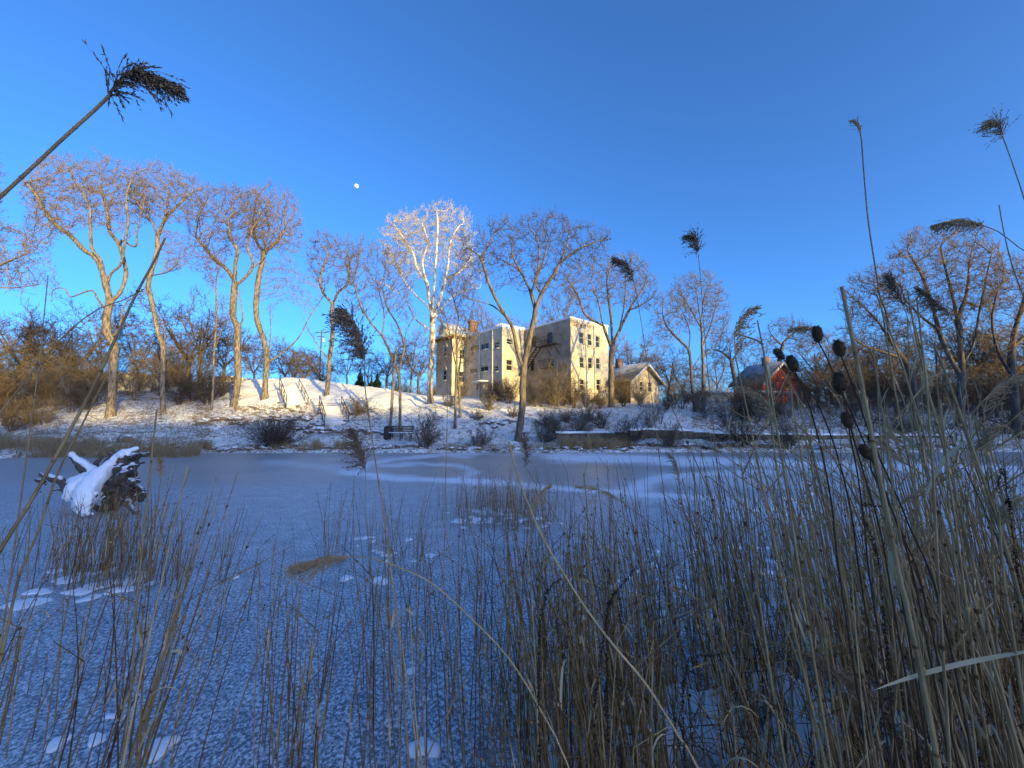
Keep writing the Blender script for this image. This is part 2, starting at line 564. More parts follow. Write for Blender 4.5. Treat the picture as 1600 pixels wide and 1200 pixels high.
def Hbase(x, y):
    x = np.asarray(x, float); y = np.asarray(y, float)
    ys = np.maximum(y, 5.0)
    px = 800 + F * x / ys
    px = np.clip(px, -300, 1900)
    # bilinear table lookup
    ci = np.clip(np.searchsorted(TC, px) - 1, 0, len(TC) - 2)
    cf = (px - TC[ci]) / (TC[ci + 1] - TC[ci]); cf = np.clip(cf, 0, 1)
    di = np.clip(np.searchsorted(TD, ys) - 1, 0, len(TD) - 2)
    df = np.clip((ys - TD[di]) / (TD[di + 1] - TD[di]), 0, 1)
    z = (TZ[ci, di] * (1 - df) + TZ[ci, di + 1] * df) * (1 - cf) + (TZ[ci + 1, di] * (1 - df) + TZ[ci + 1, di + 1] * df) * cf
    ds = shore_far(800 + F * x / ys) + .7 * (fbm(x * .5, y * 0 + 3, 5) - .5)
    t = ys - ds
    z25 = TZ[ci, 0] * (1 - cf) + TZ[ci + 1, 0] * cf
    zshore = np.where(t < 0, np.maximum(t * .35, -.5), np.minimum(.12 * sstep(0, .25, t) + t * .16, 99))
    far = np.where(ys < 25, np.minimum(zshore, z25 + .2), z)
    far = np.where((ys >= 25) & (t < 1.6), np.minimum(far, np.maximum(zshore, -.5) + .15), far)
    # near bank
    yn = 1.55 + .45 * sstep(.2, 2.0, x) + .5 * sstep(2, 6, x) + .5 * (fbm(x * .9, y * .9, 9) - .5)
    tn = yn - y
    near = np.where(tn < 0, np.maximum(tn * .35, -.5), .15 * sstep(0, .3, tn) + .12 * np.minimum(tn, 3))
    near = near + 0
    # unseen wooded hill behind the camera, crest shaped to shade pond and bank
    Rx = np.interp(x, [-300, -60, 60, 81, 97, 116, 124, 136, 148, 250], [14, 18, 20.3, 20.5, 21.9, 21.6, 22.6, 25.3, 25.4, 25])
    near = near + Rx * sstep(-30, -100, y) + 0.0
    z = np.where(y < 10, near, far)
    side = sstep(40, 46, np.abs(x)) * sstep(60, 20, y) * (y > 1)
    z = np.maximum(z, -.5 + side * 1.6)
    return z


def H(x, y):
    z = Hbase(x, y)
    on = sstep(-.05, .35, z)
    rough = (fbm(np.asarray(x) * .7, np.asarray(y) * .7, 21, 4) - .5) * .5 + (fbm(np.asarray(x) * 3, np.asarray(y) * 3, 31, 3) - .5) * .16
    return z + rough * on


def axis(segs):
    a = [segs[0][0]]
    for s0, s1, st in segs:
        k = max(1, int(round((s1 - s0) / st)))
        a += list(np.linspace(s0, s1, k + 1)[1:])
    return np.array(a)


def grid(xs, ys, zf):
    X, Y = np.meshgrid(xs, ys)
    Z = zf(X, Y)
    v = np.stack([X, Y, Z], -1).reshape(-1, 3)
    nx, ny = len(xs), len(ys)
    i = np.arange(nx - 1)[None, :] + np.arange(ny - 1)[:, None] * nx
    f = np.stack([i, i + 1, i + nx + 1, i + nx], -1).reshape(-1, 4)
    return v, f


xs = axis([(-900, -200, 60), (-200, -70, 8), (-70, -45, 2), (-45, 45, .26), (45, 70, 2), (70, 200, 8), (200, 900, 60)])
ys = axis([(-700, -120, 50), (-120, -26, 4), (-26, -6, 1.0), (-6, 6, .2), (6, 20, 1.0), (20, 44, .2), (44, 62, .6), (62, 100, 3), (100, 300, 20), (300, 1500, 120)])
v, f = grid(xs, ys, H)
mb = MB(); mb.add(v, f4=f)
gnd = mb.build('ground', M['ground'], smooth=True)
tag(gnd, kind='structure')
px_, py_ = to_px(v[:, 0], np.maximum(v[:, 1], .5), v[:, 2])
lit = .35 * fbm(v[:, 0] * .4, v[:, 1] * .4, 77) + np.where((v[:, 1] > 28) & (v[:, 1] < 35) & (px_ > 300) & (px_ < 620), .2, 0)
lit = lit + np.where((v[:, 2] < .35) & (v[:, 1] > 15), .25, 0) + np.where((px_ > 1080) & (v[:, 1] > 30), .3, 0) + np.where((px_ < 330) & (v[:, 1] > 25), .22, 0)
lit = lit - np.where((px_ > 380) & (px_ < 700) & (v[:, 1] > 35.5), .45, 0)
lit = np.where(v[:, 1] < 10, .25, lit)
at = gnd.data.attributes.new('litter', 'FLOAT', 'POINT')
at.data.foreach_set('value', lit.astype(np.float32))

# pond ice
xs = axis([(-60, -30, 1.0), (-30, 30, .16), (30, 60, 1.0)])
ys = axis([(0.2, 8, .4), (8, 27, .10)])
v, f = grid(xs, ys, lambda a, b: a * 0)
mb = MB(); mb.add(v, f4=f)
ice = mb.build('pond_ice', M['ice'], smooth=True)
tag(ice, kind='structure')
ix, iy = to_px(v[:, 0], v[:, 1], v[:, 2])
strokes = [  # (pixel polyline, half width px, strength) of the wind-blown snow lying on the ice
    ([(880, 714), (960, 716), (1060, 720), (1200, 724), (1400, 730), (1750, 740)], 7.5, 1.0),
    ([(1240, 735), (1400, 745), (1600, 752)], 7, .5),
    ([(985, 770), (1005, 756), (1035, 746), (1100, 741), (1200, 738)], 5, .9),
    ([(545, 738), (610, 746), (700, 751), (800, 757), (900, 765), (1000, 772), (1100, 778)], 4.5, 1.0),
    ([(1000, 775), (1120, 782), (1260, 790), (1450, 800)], 9, .45),
    ([(560, 735), (572, 724), (620, 716), (680, 712), (740, 711)], 3, .8),
    ([(600, 727), (660, 724), (715, 728), (742, 737), (725, 747), (690, 749)], 2.6, .7),
    ([(740, 711), (860, 710), (980, 713)], 1.4, .6),
    ([(430, 722), (500, 730), (550, 738)], 5, .4),
    ([(1050, 748), (1250, 756), (1480, 764), (1800, 775)], 11, .55),
    ([(1150, 800), (1350, 812), (1600, 825)], 14, .35),
]
snow = np.zeros(len(v))
wob = (fbm(v[:, 0] * .8, v[:, 1] * .8, 3) - .5)
for pl, hw, stg in strokes:
    pl = np.array(pl, float)
    best = np.full(len(v), 1e9)
    X = ix; Y = iy + wob * 8
    for a, b in zip(pl[:-1], pl[1:]):
        ax, ay = a[0] * .22, a[1]; bx, by = b[0] * .22, b[1]
        dx, dy = bx - ax, by - ay
        t = np.clip(((X * .22 - ax) * dx + (Y - ay) * dy) / (dx * dx + dy * dy), 0, 1)
        d = np.hypot(X * .22 - ax - t * dx, Y - ay - t * dy)
        best = np.minimum(best, d)
    k = .85 * stg * (1 - sstep(hw * .25, hw * 1.55, best)) * (.75 + .5 * fbm(v[:, 0] * 1.5, v[:, 1] * 3, 8))
    snow = np.maximum(snow, np.clip(k, 0, 1))
frost = sstep(15.5, 9, v[:, 1] + (fbm(v[:, 0] * .3, v[:, 1] * .3, 14) - .5) * 6)
frost = np.maximum(frost * .95, .18)
for nm, ar in (('snow', snow), ('frost', frost)):
    at = ice.data.attributes.new(nm, 'FLOAT', 'POINT')
    at.data.foreach_set('value', ar.astype(np.float32))


# ------------------------------------------------------------------ buildings
class Frame:
    """local wall frame: origin, e1 (along the sunlit front), e2 (back along the shaded side)"""
    def __init__(s, o, e1):
        s.o = np.array([o[0], o[1], 0.]); e1 = np.array([e1[0], e1[1], 0.]); s.e1 = e1 / np.linalg.norm(e1)
        s.e2 = np.array([-s.e1[1], s.e1[0], 0.])

    def __call__(s, v):
        v = np.asarray(v, float).reshape(-1, 3)
        return s.o + v[:, :1] * s.e1 + v[:, 1:2] * s.e2 + v[:, 2:] * np.array([0, 0, 1.])


def wall(mb, o, d, nrm, L, z0, z1, opens, depth=.14, m=0, topfn=None):
    """wall sheet with real openings and reveals. o: start (3), d: direction, nrm: outward normal, opens: (s, z, w, h)"""
    sx = sorted(set([0, L] + [a for q in opens for a in (q[0], q[0] + q[2])]))
    zx = sorted(set([z0, z1] + [a for q in opens for a in (q[1], q[1] + q[3])]))
    o = np.array([o[0], o[1], 0.])
    for a, b in zip(sx[:-1], sx[1:]):
        for c, e in zip(zx[:-1], zx[1:]):
            ms, mz = (a + b) / 2, (c + e) / 2
            if any(q[0] < ms < q[0] + q[2] and q[1] < mz < q[1] + q[3] for q in opens): continue
            v = [o + d * a + [0, 0, c], o + d * b + [0, 0, c], o + d * b + [0, 0, e], o + d * a + [0, 0, e]]
            mb.add(v, f4=[[0, 1, 2, 3]], m=m)
    for (s_, z, w_, h) in opens:
        cs = [o + d * s_ + [0, 0, z], o + d * (s_ + w_) + [0, 0, z], o + d * (s_ + w_) + [0, 0, z + h], o + d * s_ + [0, 0, z + h]]
        for i in range(4):
            a, b = cs[i], cs[(i + 1) % 4]
            mb.add([a, b, b - nrm * depth, a - nrm * depth], f4=[[0, 1, 2, 3]], m=m)


def window(parent, o, d, nrm, s_, z, w_, h, fm='frame_white', depth=.12, sash=True, mull=0):
    o = np.array([o[0], o[1], 0.])
    c = o + d * (s_ + w_ / 2) - nrm * (depth - .02)
    t = .07
    mb = MB()
    zz = np.array([0, 0, 1.])
    base = c + zz * z
    for sx in (-1, 1):
        mb.bar(base + d * sx * (w_ / 2 - t / 2), base + d * sx * (w_ / 2 - t / 2) + zz * h, t, .06)
    mb.bar(base + zz * t / 2 - d * (w_ / 2 - t), base + zz * t / 2 + d * (w_ / 2 - t), .056, t)
    mb.bar(base + zz * (h - t / 2) - d * (w_ / 2 - t), base + zz * (h - t / 2) + d * (w_ / 2 - t), .056, t)
    if sash: mb.bar(base + zz * h / 2 - d * (w_ / 2 - t), base + zz * h / 2 + d * (w_ / 2 - t), .05, .06)
    for k in range(mull):
        q = -w_ / 2 + w_ * (k + 1) / (mull + 1)
        mb.bar(base + d * q + zz * t, base + d * q + zz * (h - t), .05, .046)
    f = mb.build('window', M[fm], parent)
    p = MB()
    q = c - nrm * .035
    a = q + zz * z - d * w_ / 2; b = q + zz * z + d * w_ / 2
    p.add([a, b, b + zz * h, a + zz * h, a - nrm * .02, b - nrm * .02, b - nrm * .02 + zz * h, a - nrm * .02 + zz * h],
          f4=[[0, 1, 2, 3], [5, 4, 7, 6]])
    p.build('pane', M['glass'], f)
    sl = MB()
    s0 = o + d * (s_ - .05) + zz * (z - .05) + nrm * .03; s1 = o + d * (s_ + w_ + .05) + zz * (z - .05) + nrm * .03
    sl.bar(s0, s1, .12, .08)
    sl.build('sill', M[fm], f)
    return f


E1 = np.array([.774, .633, 0]); E1 /= np.linalg.norm(E1)
E2 = np.array([-E1[1], E1[0], 0])
NR = np.array([E1[1], -E1[0], 0])      # outward normal of sunlit faces
NL = -E1                                # outward normal of shaded faces
zb = 3.0


def zpx(py, D): return CAMZ + (655 - py) / F * D * 1.0


root = empty('apartment_building', (0, 0, 0), 'cream stucco three storey apartment building with flat snowy parapet and fire escape', 'building')
ZT = zpx(495, 44) + .05
C1 = np.array([6.8, 44.0, 0])
LR = 7.1
# windows on the sunlit face (pixel columns turned into distances along the wall)


def along(px, o, d):
    a = (px - 800) / F
    return (a * o[1] - o[0]) / (d[0] - a * d[1])


rw = []
for pxc in (910.3, 923.4, 935.8):
    s_ = along(pxc, C1, E1); D = C1[1] + s_ * E1[1]
    for row, (ya, yb) in enumerate(((517, 536), (557, 575), (592, 610))):
        off = {910.3: 0, 923.4: 3, 935.8: 6}[pxc] * (1.0, .25, 0)[row]
        if row == 2 and pxc == 923.4: continue
        z0_ = zpx(yb + off, D); z1_ = zpx(ya + off, D)
        rw.append((s_ - .42, z0_, .84, z1_ - z0_))
mb = MB()
wall(mb, C1, E1, NR, LR, zb, ZT, rw)
LL = 8.2
lw = []
for pxc, ya, yb, ww in ((860, 518, 535, .9), (835, 524, 540, .8), (862, 560, 576, .9), (832, 563, 578, .8)):
    s_ = along(pxc, C1, E2); D = C1[1] + s_ * E2[1]
    z0_ = zpx(yb, D); lw.append((s_ - ww / 2, z0_, ww, zpx(ya, D) - z0_))
lmb = MB()
wall(lmb, C1, E2, NL, LL, zb, ZT, lw)
lmb.build('side_wall', M['stucco_brown_shade'], root)
# far sides and roof deck
A_ = C1 + E1 * LR; B_ = C1 + E1 * LR + E2 * 14; C_ = C1 + E2 * 14
for a, b in ((A_, B_), (B_, C_)):
    mb.add([[a[0], a[1], zb], [b[0], b[1], zb], [b[0], b[1], ZT], [a[0], a[1], ZT]], f4=[[0, 1, 2, 3]])
mb.add([[q[0], q[1], ZT - .3] for q in (C1, A_, B_, C_)], f4=[[0, 1, 2, 3]])
mb.build('wall', M['stucco'], root)
for q in rw: window(root, C1, E1, NR, *q)
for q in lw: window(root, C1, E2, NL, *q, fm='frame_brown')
# second block
C2 = np.array([-1.25, 47.8, 0])
ZT2 = zpx(508, 47.8)
mb = MB()
w2r = []
for pxc, ya, yb in ((796, 528, 537), (796, 561, 579), (795, 604, 616)):
    s_ = along(pxc, C2, E1); D = C2[1] + s_ * E1[1]
    z0_ = zpx(yb, D); w2r.append((s_ - .5, z0_, 1.0, zpx(ya, D) - z0_))
wall(mb, C2, E1, NR, 3.78, zb, ZT2, w2r)
w2l = []
for pxc, ya, yb, ww, n_ in ((775.5, 533, 543, 1.1, 1), (756.5, 535, 545, 1.9, 2), (740.5, 539, 547, 2.0, 2),
                            (774.5, 571, 580, 1.0, 1), (756, 572, 580, 1.9, 2), (740, 575, 583, 1.9, 2), (747, 599, 609, .9, 1), (774, 598, 612, 1.2, 1)):
    s_ = along(pxc, C2, E2); D = C2[1] + s_ * E2[1]
    z0_ = zpx(yb, D); w2l.append((s_ - ww / 2, z0_, ww, zpx(ya, D) - z0_, n_))
wall(mb, C2, E2, NL, 9.5, zb, ZT2, [q[:4] for q in w2l])
P3 = C2 + E2 * 9.5; P4 = P3 + E1 * 9; P5 = C2 + E1 * 9
mb.add([[P3[0], P3[1], zb], [P4[0], P4[1], zb], [P4[0], P4[1], ZT2], [P3[0], P3[1], ZT2]], f4=[[0, 1, 2, 3]])
mb.add([[q[0], q[1], ZT2 - .31] for q in (C2, P5, P4, P3)], f4=[[0, 1, 2, 3]])
mb.build('wall', M['stucco_grey'], root)
for q in w2r: window(root, C2, E1, NR, *q)
for q in w2l: window(root, C2, E2, NL, *q[:4], fm='frame_white', sash=q[4] == 1, mull=q[4] - 1)


def parapet(o, d, L, z, nrm, parent):
    mb = MB()
    k = max(2, int(L / .35))
    ts = np.linspace(-.06, L + .06, k)
    pts = np.array([o + d * t + [0, 0, z + .05 + .05 * rng.random()] for t in ts]) - nrm * .10
    mb.tube(pts, .15 + .04 * rng.random(k), 6)
    mb.build('roof_snow', M['snow'], parent, smooth=True)


parapet(C1, E1, LR, ZT, NR, root); parapet(C1, E2, LL, ZT, NL, root)
parapet(C2, E2, 9.5, ZT2, NL, root); parapet(C2, E1, 3.7, ZT2, NR, root)
# exposed brick under the parapet of the sunlit face
mb = MB()
for s0, s1, h0, h1 in ((.3, 2.9, .95, .35), (3.0, 3.7, .8, .45)):
    for k in range(int((s1 - s0) / .24)):
        for r_ in range(int((h0 - h1) / .09)):
            if rng.random() < .3: continue
            q = C1 + E1 * (s0 + k * .24 + (.12 if r_ % 2 else 0)) + np.array([0, 0, ZT - h1 - r_ * .09]) + NR * .004
            mb.bar(q, q + E1 * .215, .02, .07)
tag(mb.build('brick_patch', M['brick'], root), kind='stuff')
# drainpipes
for px_s in (929.5,):
    s_ = along(px_s, C1, E1); q = C1 + E1 * s_ + NR * .1
    mb = MB(); mb.tube([q + [0, 0, zb + .5], q + [0, 0, ZT - .2]], .06, 6); mb.build('drainpipe', M['frame_white'], root)
for s_ in (1.9, 4.9):
    q = C2 + E2 * s_ + NL * .1
    mb = MB(); mb.tube([q + [0, 0, zb + .5], q + [0, 0, ZT2 - .2]], .07, 6); mb.build('drainpipe', M['frame_white'], root)
# fire escape on the shaded face
fe = []
mb = MB()
zL = zpx(541, 47)
sA, sB = 1.4, 5.0
for r_ in (.15, .45, .75, 1.05):
    mb.bar(C1 + E2 * sA + NL * r_ + [0, 0, zL], C1 + E2 * sB + NL * r_ + [0, 0, zL], .1, .05)
pl_ = mb.build('fire_escape', M['iron'], root)
mb = MB()
for s_ in np.linspace(sA, sB, 13):
    q = C1 + E2 * s_ + NL * 1.1
    mb.bar(q + [0, 0, zL], q + [0, 0, zL + 1.05], .04, .04)
for zz in (.55, 1.05): mb.bar(C1 + E2 * sA + NL * 1.1 + [0, 0, zL + zz], C1 + E2 * sB + NL * 1.1 + [0, 0, zL + zz], .05, .05)
for s_ in (sA, sB): mb.bar(C1 + E2 * s_ + NL * .05 + [0, 0, zL + 1.05], C1 + E2 * s_ + NL * 1.1 + [0, 0, zL + 1.05], .05, .05)
mb.build('railing', M['iron'], pl_)
mb = MB()
for o_ in (.3, 1.0):
    mb.bar(C1 + E2 * 4.6 + NL * o_ + [0, 0, zL], C1 + E2 * 7.9 + NL * (o_ + .2) + [0, 0, zL - 3.3], .06, .16)
    mb.bar(C1 + E2 * 4.6 + NL * o_ + [0, 0, zL + .9], C1 + E2 * 7.9 + NL * (o_ + .2) + [0, 0, zL - 2.4], .04, .05)
for k in range(13):
    t = (k + .5) / 13
    q = C1 + E2 * (4.6 + 3.3 * t) + [0, 0, zL - 3.3 * t]
    mb.bar(q + NL * .33, q + NL * 1.15, .22, .04)
mb.build('stair_flight', M['iron'], pl_)
for s_ in (1.8, 3.2):
    mb = MB(); mb.bar(C1 + E2 * s_ + NL * 1.0 + [0, 0, zL], C1 + E2 * s_ + NL * .02 + [0, 0, zL - 1.2], .06, .06)
    mb.build('bracket', M['iron'], pl_)
# second landing, lower
mb = MB(); zM = zpx(576, 47)
for r_ in (.2, .5, .8): mb.bar(C1 + E2 * 2.2 + NL * r_ + [0, 0, zM], C1 + E2 * 4.6 + NL * r_ + [0, 0, zM], .1, .05)
for s_ in np.linspace(2.2, 4.6, 8): mb.bar(C1 + E2 * s_ + NL * .85 + [0, 0, zM], C1 + E2 * s_ + NL * .85 + [0, 0, zM + 1], .035, .035)
mb.bar(C1 + E2 * 2.2 + NL * .85 + [0, 0, zM + 1], C1 + E2 * 4.6 + NL * .85 + [0, 0, zM + 1], .05, .05)
mb.build('landing', M['iron'], root)
# hood / lean-to at foot of sunlit face
fr = Frame(C1 + E1 * 3.6, E1[:2])
zg = zpx(634, 46)
mb = MB()
v = fr([[0, 0, zg - 1], [3.2, 0, zg - 1], [3.2, 0, zg + .7], [1.6, 0, zg + 1.7], [0, 0, zg + .7], [0, -1.6, zg - 1], [3.2, -1.6, zg - 1], [3.2, -1.6, zg + .7], [1.6, -1.6, zg + 1.7], [0, -1.6, zg + .7]])
mb.add(v, f4=[[5, 6, 7, 9], [0, 5, 9, 4], [1, 2, 7, 6]], f3=[[9, 7, 8]])
ca = mb.build('cellar_entry', M['tan_siding'], root)
mb = MB()
for a, b in (((-.25, zg + .55), (1.6, zg + 1.75)), ((1.6, zg + 1.75), (3.45, zg + .55))):
    v = fr([[a[0], .0, a[1]], [b[0], .0, b[1]], [b[0], -1.85, b[1]], [a[0], -1.85, a[1]], [a[0], .0, a[1] + .1], [b[0], .0, b[1] + .1], [b[0], -1.85, b[1] + .1], [a[0], -1.85, a[1] + .1]])
    mb.add(v, f4=[[0, 1, 2, 3], [4, 7, 6, 5], [0, 4, 5, 1], [1, 5, 6, 2], [2, 6, 7, 3], [3, 7, 4, 0]])
mb.build('roof', M['shingle'], ca)
# pale porch door at the foot of the shaded block
s_ = along(757, C2, E2)
mb = MB(); fr2 = lambda a, b, c: C2 + E2 * a + NL * b + np.array([0, 0, c])
zd = zpx(626, 52)
mb.bar(fr2(s_, .06, zd - .6), fr2(s_, .06, zd + 2.0), 1.1, .08)
pd = mb.build('door', M['frame_white'], root)
mb = MB(); mb.bar(fr2(s_ - 1.1, .6, zd + 2.45), fr2(s_ + 1.2, .6, zd + 2.45), 1.3, .12); mb.build('canopy', M['snow'], root)
# brick roof house on block two
mb = MB()
fr3 = Frame(C2 + E1 * 1.2 + E2 * 1.6, E1[:2])
mb.box((0, 0, ZT2 - .3), (3.6, 2.4, ZT2 + .55), fr=fr3)
rh = mb.build('penthouse', M['brick'], root)
mb = MB(); mb.box((-.25, -.25, ZT2 + .55), (3.85, 2.65, ZT2 + .85), fr=fr3); mb.build('roof_snow', M['snow'], root)

# old house on the left with arched windows
root = empty('old_house', (0, 0, 0), 'old stucco house with arched windows and red brick chimney left of the apartment block', 'house')
C3 = np.array([-8.35, 53.0, 0]); Z3 = zpx(523, 53)
mb = MB()
ow = []
for pxc, ya, yb in ((694.5, 542, 556), (694, 578, 594)):
    s_ = along(pxc, C3, E2); D = C3[1] + s_ * E2[1]; z0_ = zpx(yb, D)
    ow.append((s_ - .5, z0_, 1.0, zpx(ya, D) - z0_))
wall(mb, C3, E2, NL, 4.6, zb, Z3, ow)
orw = []
for s_ in (1.2, 4.0):
    for ya, yb in ((545, 560), (580, 597)):
        z0_ = zpx(yb, 54); orw.append((s_, z0_, .9, zpx(ya, 54) - z0_))
wall(mb, C3, E1, NR, 10, zb, Z3, orw)
q1 = C3 + E2 * 4.6; q2 = q1 + E1 * 10; q3 = C3 + E1 * 10
mb.add([[q1[0], q1[1], zb], [q2[0], q2[1], zb], [q2[0], q2[1], Z3], [q1[0], q1[1], Z3]], f4=[[0, 1, 2, 3]])
mb.build('wall', M['stucco_grey'], root)
for q in ow:
    f_ = window(root, C3, E2, NL, *q)
    mb = MB()
    cc = C3 + E2 * (q[0] + q[2] / 2) + NL * .03 + np.array([0, 0, q[1] + q[3]])
    arc = [cc + E2 * .6 * math.cos(a) + np.array([0, 0, .55 * math.sin(a)]) for a in np.linspace(0, math.pi, 11)]
    mb.tube(arc, .07, 5); mb.build('arch_hood', M['frame_white'], f_)
for q in orw: window(root, C3, E1, NR, *q)
fr4 = Frame(C3, E1[:2])
mb = MB()
mb.box((-.7, -.7, Z3), (10.7, 5.3, Z3 + .3), fr=fr4)
mb.build('eaves', M['frame_white'], root)
mb = MB()
for s_ in np.arange(-.2, 10, .9):
    mb.box((s_, -.55, Z3 - .45), (s_ + .16, -.03, Z3 - .02), fr=fr4)
for s_ in np.arange(.2, 4.6, .9):
    mb.box((-.55, s_, Z3 - .45), (-.03, s_ + .16, Z3 - .02), fr=fr4)
tag(mb.build('eaves_bracket', M['frame_brown'], root), kind='stuff')
mb = MB()
v = fr4([[-.7, -.7, Z3 + .302], [10.7, -.7, Z3 + .302], [10.7, 5.3, Z3 + .302], [-.7, 5.3, Z3 + .302], [2.2, 2.3, Z3 + 2.0], [7.8, 2.3, Z3 + 2.0]])
mb.add(v, f4=[[0, 1, 5, 4], [2, 3, 4, 5]], f3=[[3, 0, 4], [1, 2, 5]])
rf = mb.build('roof', M['snow'], root)
mb = MB()
mb.box((3.9, 1.2, Z3 + .8), (5.1, 2.0, zpx(499, 56)), fr=fr4); mb.box((3.8, 1.1, zpx(499, 56)), (5.2, 2.1, zpx(499, 56) + .2), fr=fr4)
mb.build('chimney', M['brick'], rf)
mb = MB()
v = fr4([[-.2, 1.2, Z3 + .35], [-.2, 3.6, Z3 + .35], [-.2, 3.6, Z3 + 1.3], [-.2, 2.4, Z3 + 2.2], [-.2, 1.2, Z3 + 1.3], [2.5, 1.2, Z3 + .35], [2.5, 3.6, Z3 + .35], [2.5, 3.6, Z3 + 1.3], [2.5, 2.4, Z3 + 2.2], [2.5, 1.2, Z3 + 1.3]])
mb.add(v, f4=[[0, 1, 2, 4], [0, 4, 9, 5], [1, 6, 7, 2]], f3=[[4, 2, 3]])
dm = mb.build('dormer', M['stucco_grey'], root)
mb = MB()
v = fr4([[-.4, 1.0, Z3 + 1.2], [-.4, 2.4, Z3 + 2.25], [-.4, 3.8, Z3 + 1.2], [2.7, 1.0, Z3 + 1.2], [2.7, 2.4, Z3 + 2.25], [2.7, 3.8, Z3 + 1.2]])
mb.add(np.concatenate([v, v + [0, 0, .12]]), f4=[[0, 1, 4, 3], [1, 2, 5, 4], [6, 9, 10, 7], [7, 10, 11, 8], [0, 6, 7, 1], [1, 7, 8, 2]])
mb.build('dormer_roof', M['snow'], dm)


def gable_house(name, label, C, e1, W, Dp, z0_, ze, zp, wm, rm, sidem, wins, chim=None, over=.5):
    """gable wall along e1, ridge running back along e2"""
    root = empty(name, (0, 0, 0), label, 'house')
    fr = Frame(C, e1)
    e1v, e2v = fr.e1, fr.e2; nr = -e2v; nl = -e1v
    mb = MB()
    wall(mb, C, e1v, nr, W, z0_, ze, wins)
    mb.add(fr([[0, 0, ze], [W, 0, ze], [W / 2, 0, zp]]), f3=[[0, 1, 2]])
    mb.add(fr([[W, 0, z0_], [W, Dp, z0_], [W, Dp, ze], [W, 0, ze]]), f4=[[0, 1, 2, 3]])
    mb.add(fr([[W, Dp, z0_], [0, Dp, z0_], [0, Dp, ze], [W / 2, Dp, zp], [W, Dp, ze]]), f4=[[0, 1, 2, 4]], f3=[[2, 3, 4]])
    mb.build('wall', M[wm], root)
    mb = MB(); mb.add(fr([[0, Dp, z0_], [0, 0, z0_], [0, 0, ze], [0, Dp, ze]]), f4=[[0, 1, 2, 3]]); mb.build('side_wall', M[sidem], root)
    sl_ = (zp - ze) / (W / 2)
    mb = MB()
    for sgn in (0, 1):
        x0 = -over if sgn == 0 else W + over
        zz = ze - over * sl_
        v = fr([[x0, -over, zz], [W / 2, -over, zp], [W / 2, Dp + over, zp], [x0, Dp + over, zz]])
        v2 = v + [0, 0, .22]
        mb.add(np.concatenate([v, v2]), f4=[[0, 1, 2, 3], [4, 7, 6, 5], [0, 4, 5, 1], [2, 6, 7, 3], [3, 7, 4, 0]])
    rf = mb.build('roof', M[rm], root)
    mb = MB()
    for x0, x1 in ((-over, W / 2), (W + over, W / 2)):
        a = fr([[x0, -over - .04, ze - over * sl_ - .06]])[0]; b = fr([[x1, -over - .04, zp - .06]])[0]
        mb.bar(a, b, .06, .28)
    mb.build('fascia', M['frame_white'], root)
    for q in wins: window(root, C, e1v, nr, *q)
    if chim:
        mb = MB(); mb.box((chim[0], chim[1], zp - .9), (chim[0] + .7, chim[1] + .7, zp + 1.0), fr=fr); mb.build('chimney', M['brick'], rf)
    return root, fr


Ch = np.array([14.2, 46.0, 0])
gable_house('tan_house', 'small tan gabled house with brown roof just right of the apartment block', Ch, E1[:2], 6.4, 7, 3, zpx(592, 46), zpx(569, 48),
            'tan_siding', 'shingle', 'siding_in_shade', [(2.0, zpx(612, 47.5), .9, 1.3), (3.9, zpx(612, 48), .9, 1.3)], chim=(2.6, 3.2), over=.6)
Cr = np.array([31.4, 48.0, 0])
rh, frr = gable_house('red_house', 'bright red gabled house behind the brush on the right bank', Cr, (.95, .3), 6.2, 4.2, 3, zpx(596, 48), zpx(567, 49),
            'red_paint', 'shingle', 'red_paint', [(1.2, zpx(606, 48), .9, 1.3), (3.9, zpx(607, 49), .9, 1.3)], chim=(2.6, 1.4), over=.5)
mb = MB()
mb.box((-3.0, -1.8, zpx(614, 47)), (4.5, .0 - .004, zpx(614, 47) + .18), fr=frr)
po = mb.build('porch_roof', M['snow'], rh)
mb = MB()
for s_ in (-2.9, -.4, 2.0, 4.3): mb.box((s_, -1.7, 3), (s_ + .14, -1.56, zpx(614, 47)), fr=frr)
mb.build('porch_post', M['frame_white'], rh)
mb = MB(); mb.box((6.2, .5, 3), (9.0, 4, zpx(606, 50)), fr=frr); mb.build('annex', M['red_paint'], rh)
mb = MB()
v = frr([[6.1, .2, zpx(596, 50)], [9.4, .2, zpx(612, 50)], [9.4, 4.3, zpx(612, 50)], [6.1, 4.3, zpx(596, 50)]])
mb.add(np.concatenate([v, v + [0, 0, .18]]), f4=[[0, 1, 2, 3], [4, 7, 6, 5], [0, 4, 5, 1], [1, 5, 6, 2], [2, 6, 7, 3], [3, 7, 4, 0]])
mb.build('annex_roof', M['shingle'], rh)

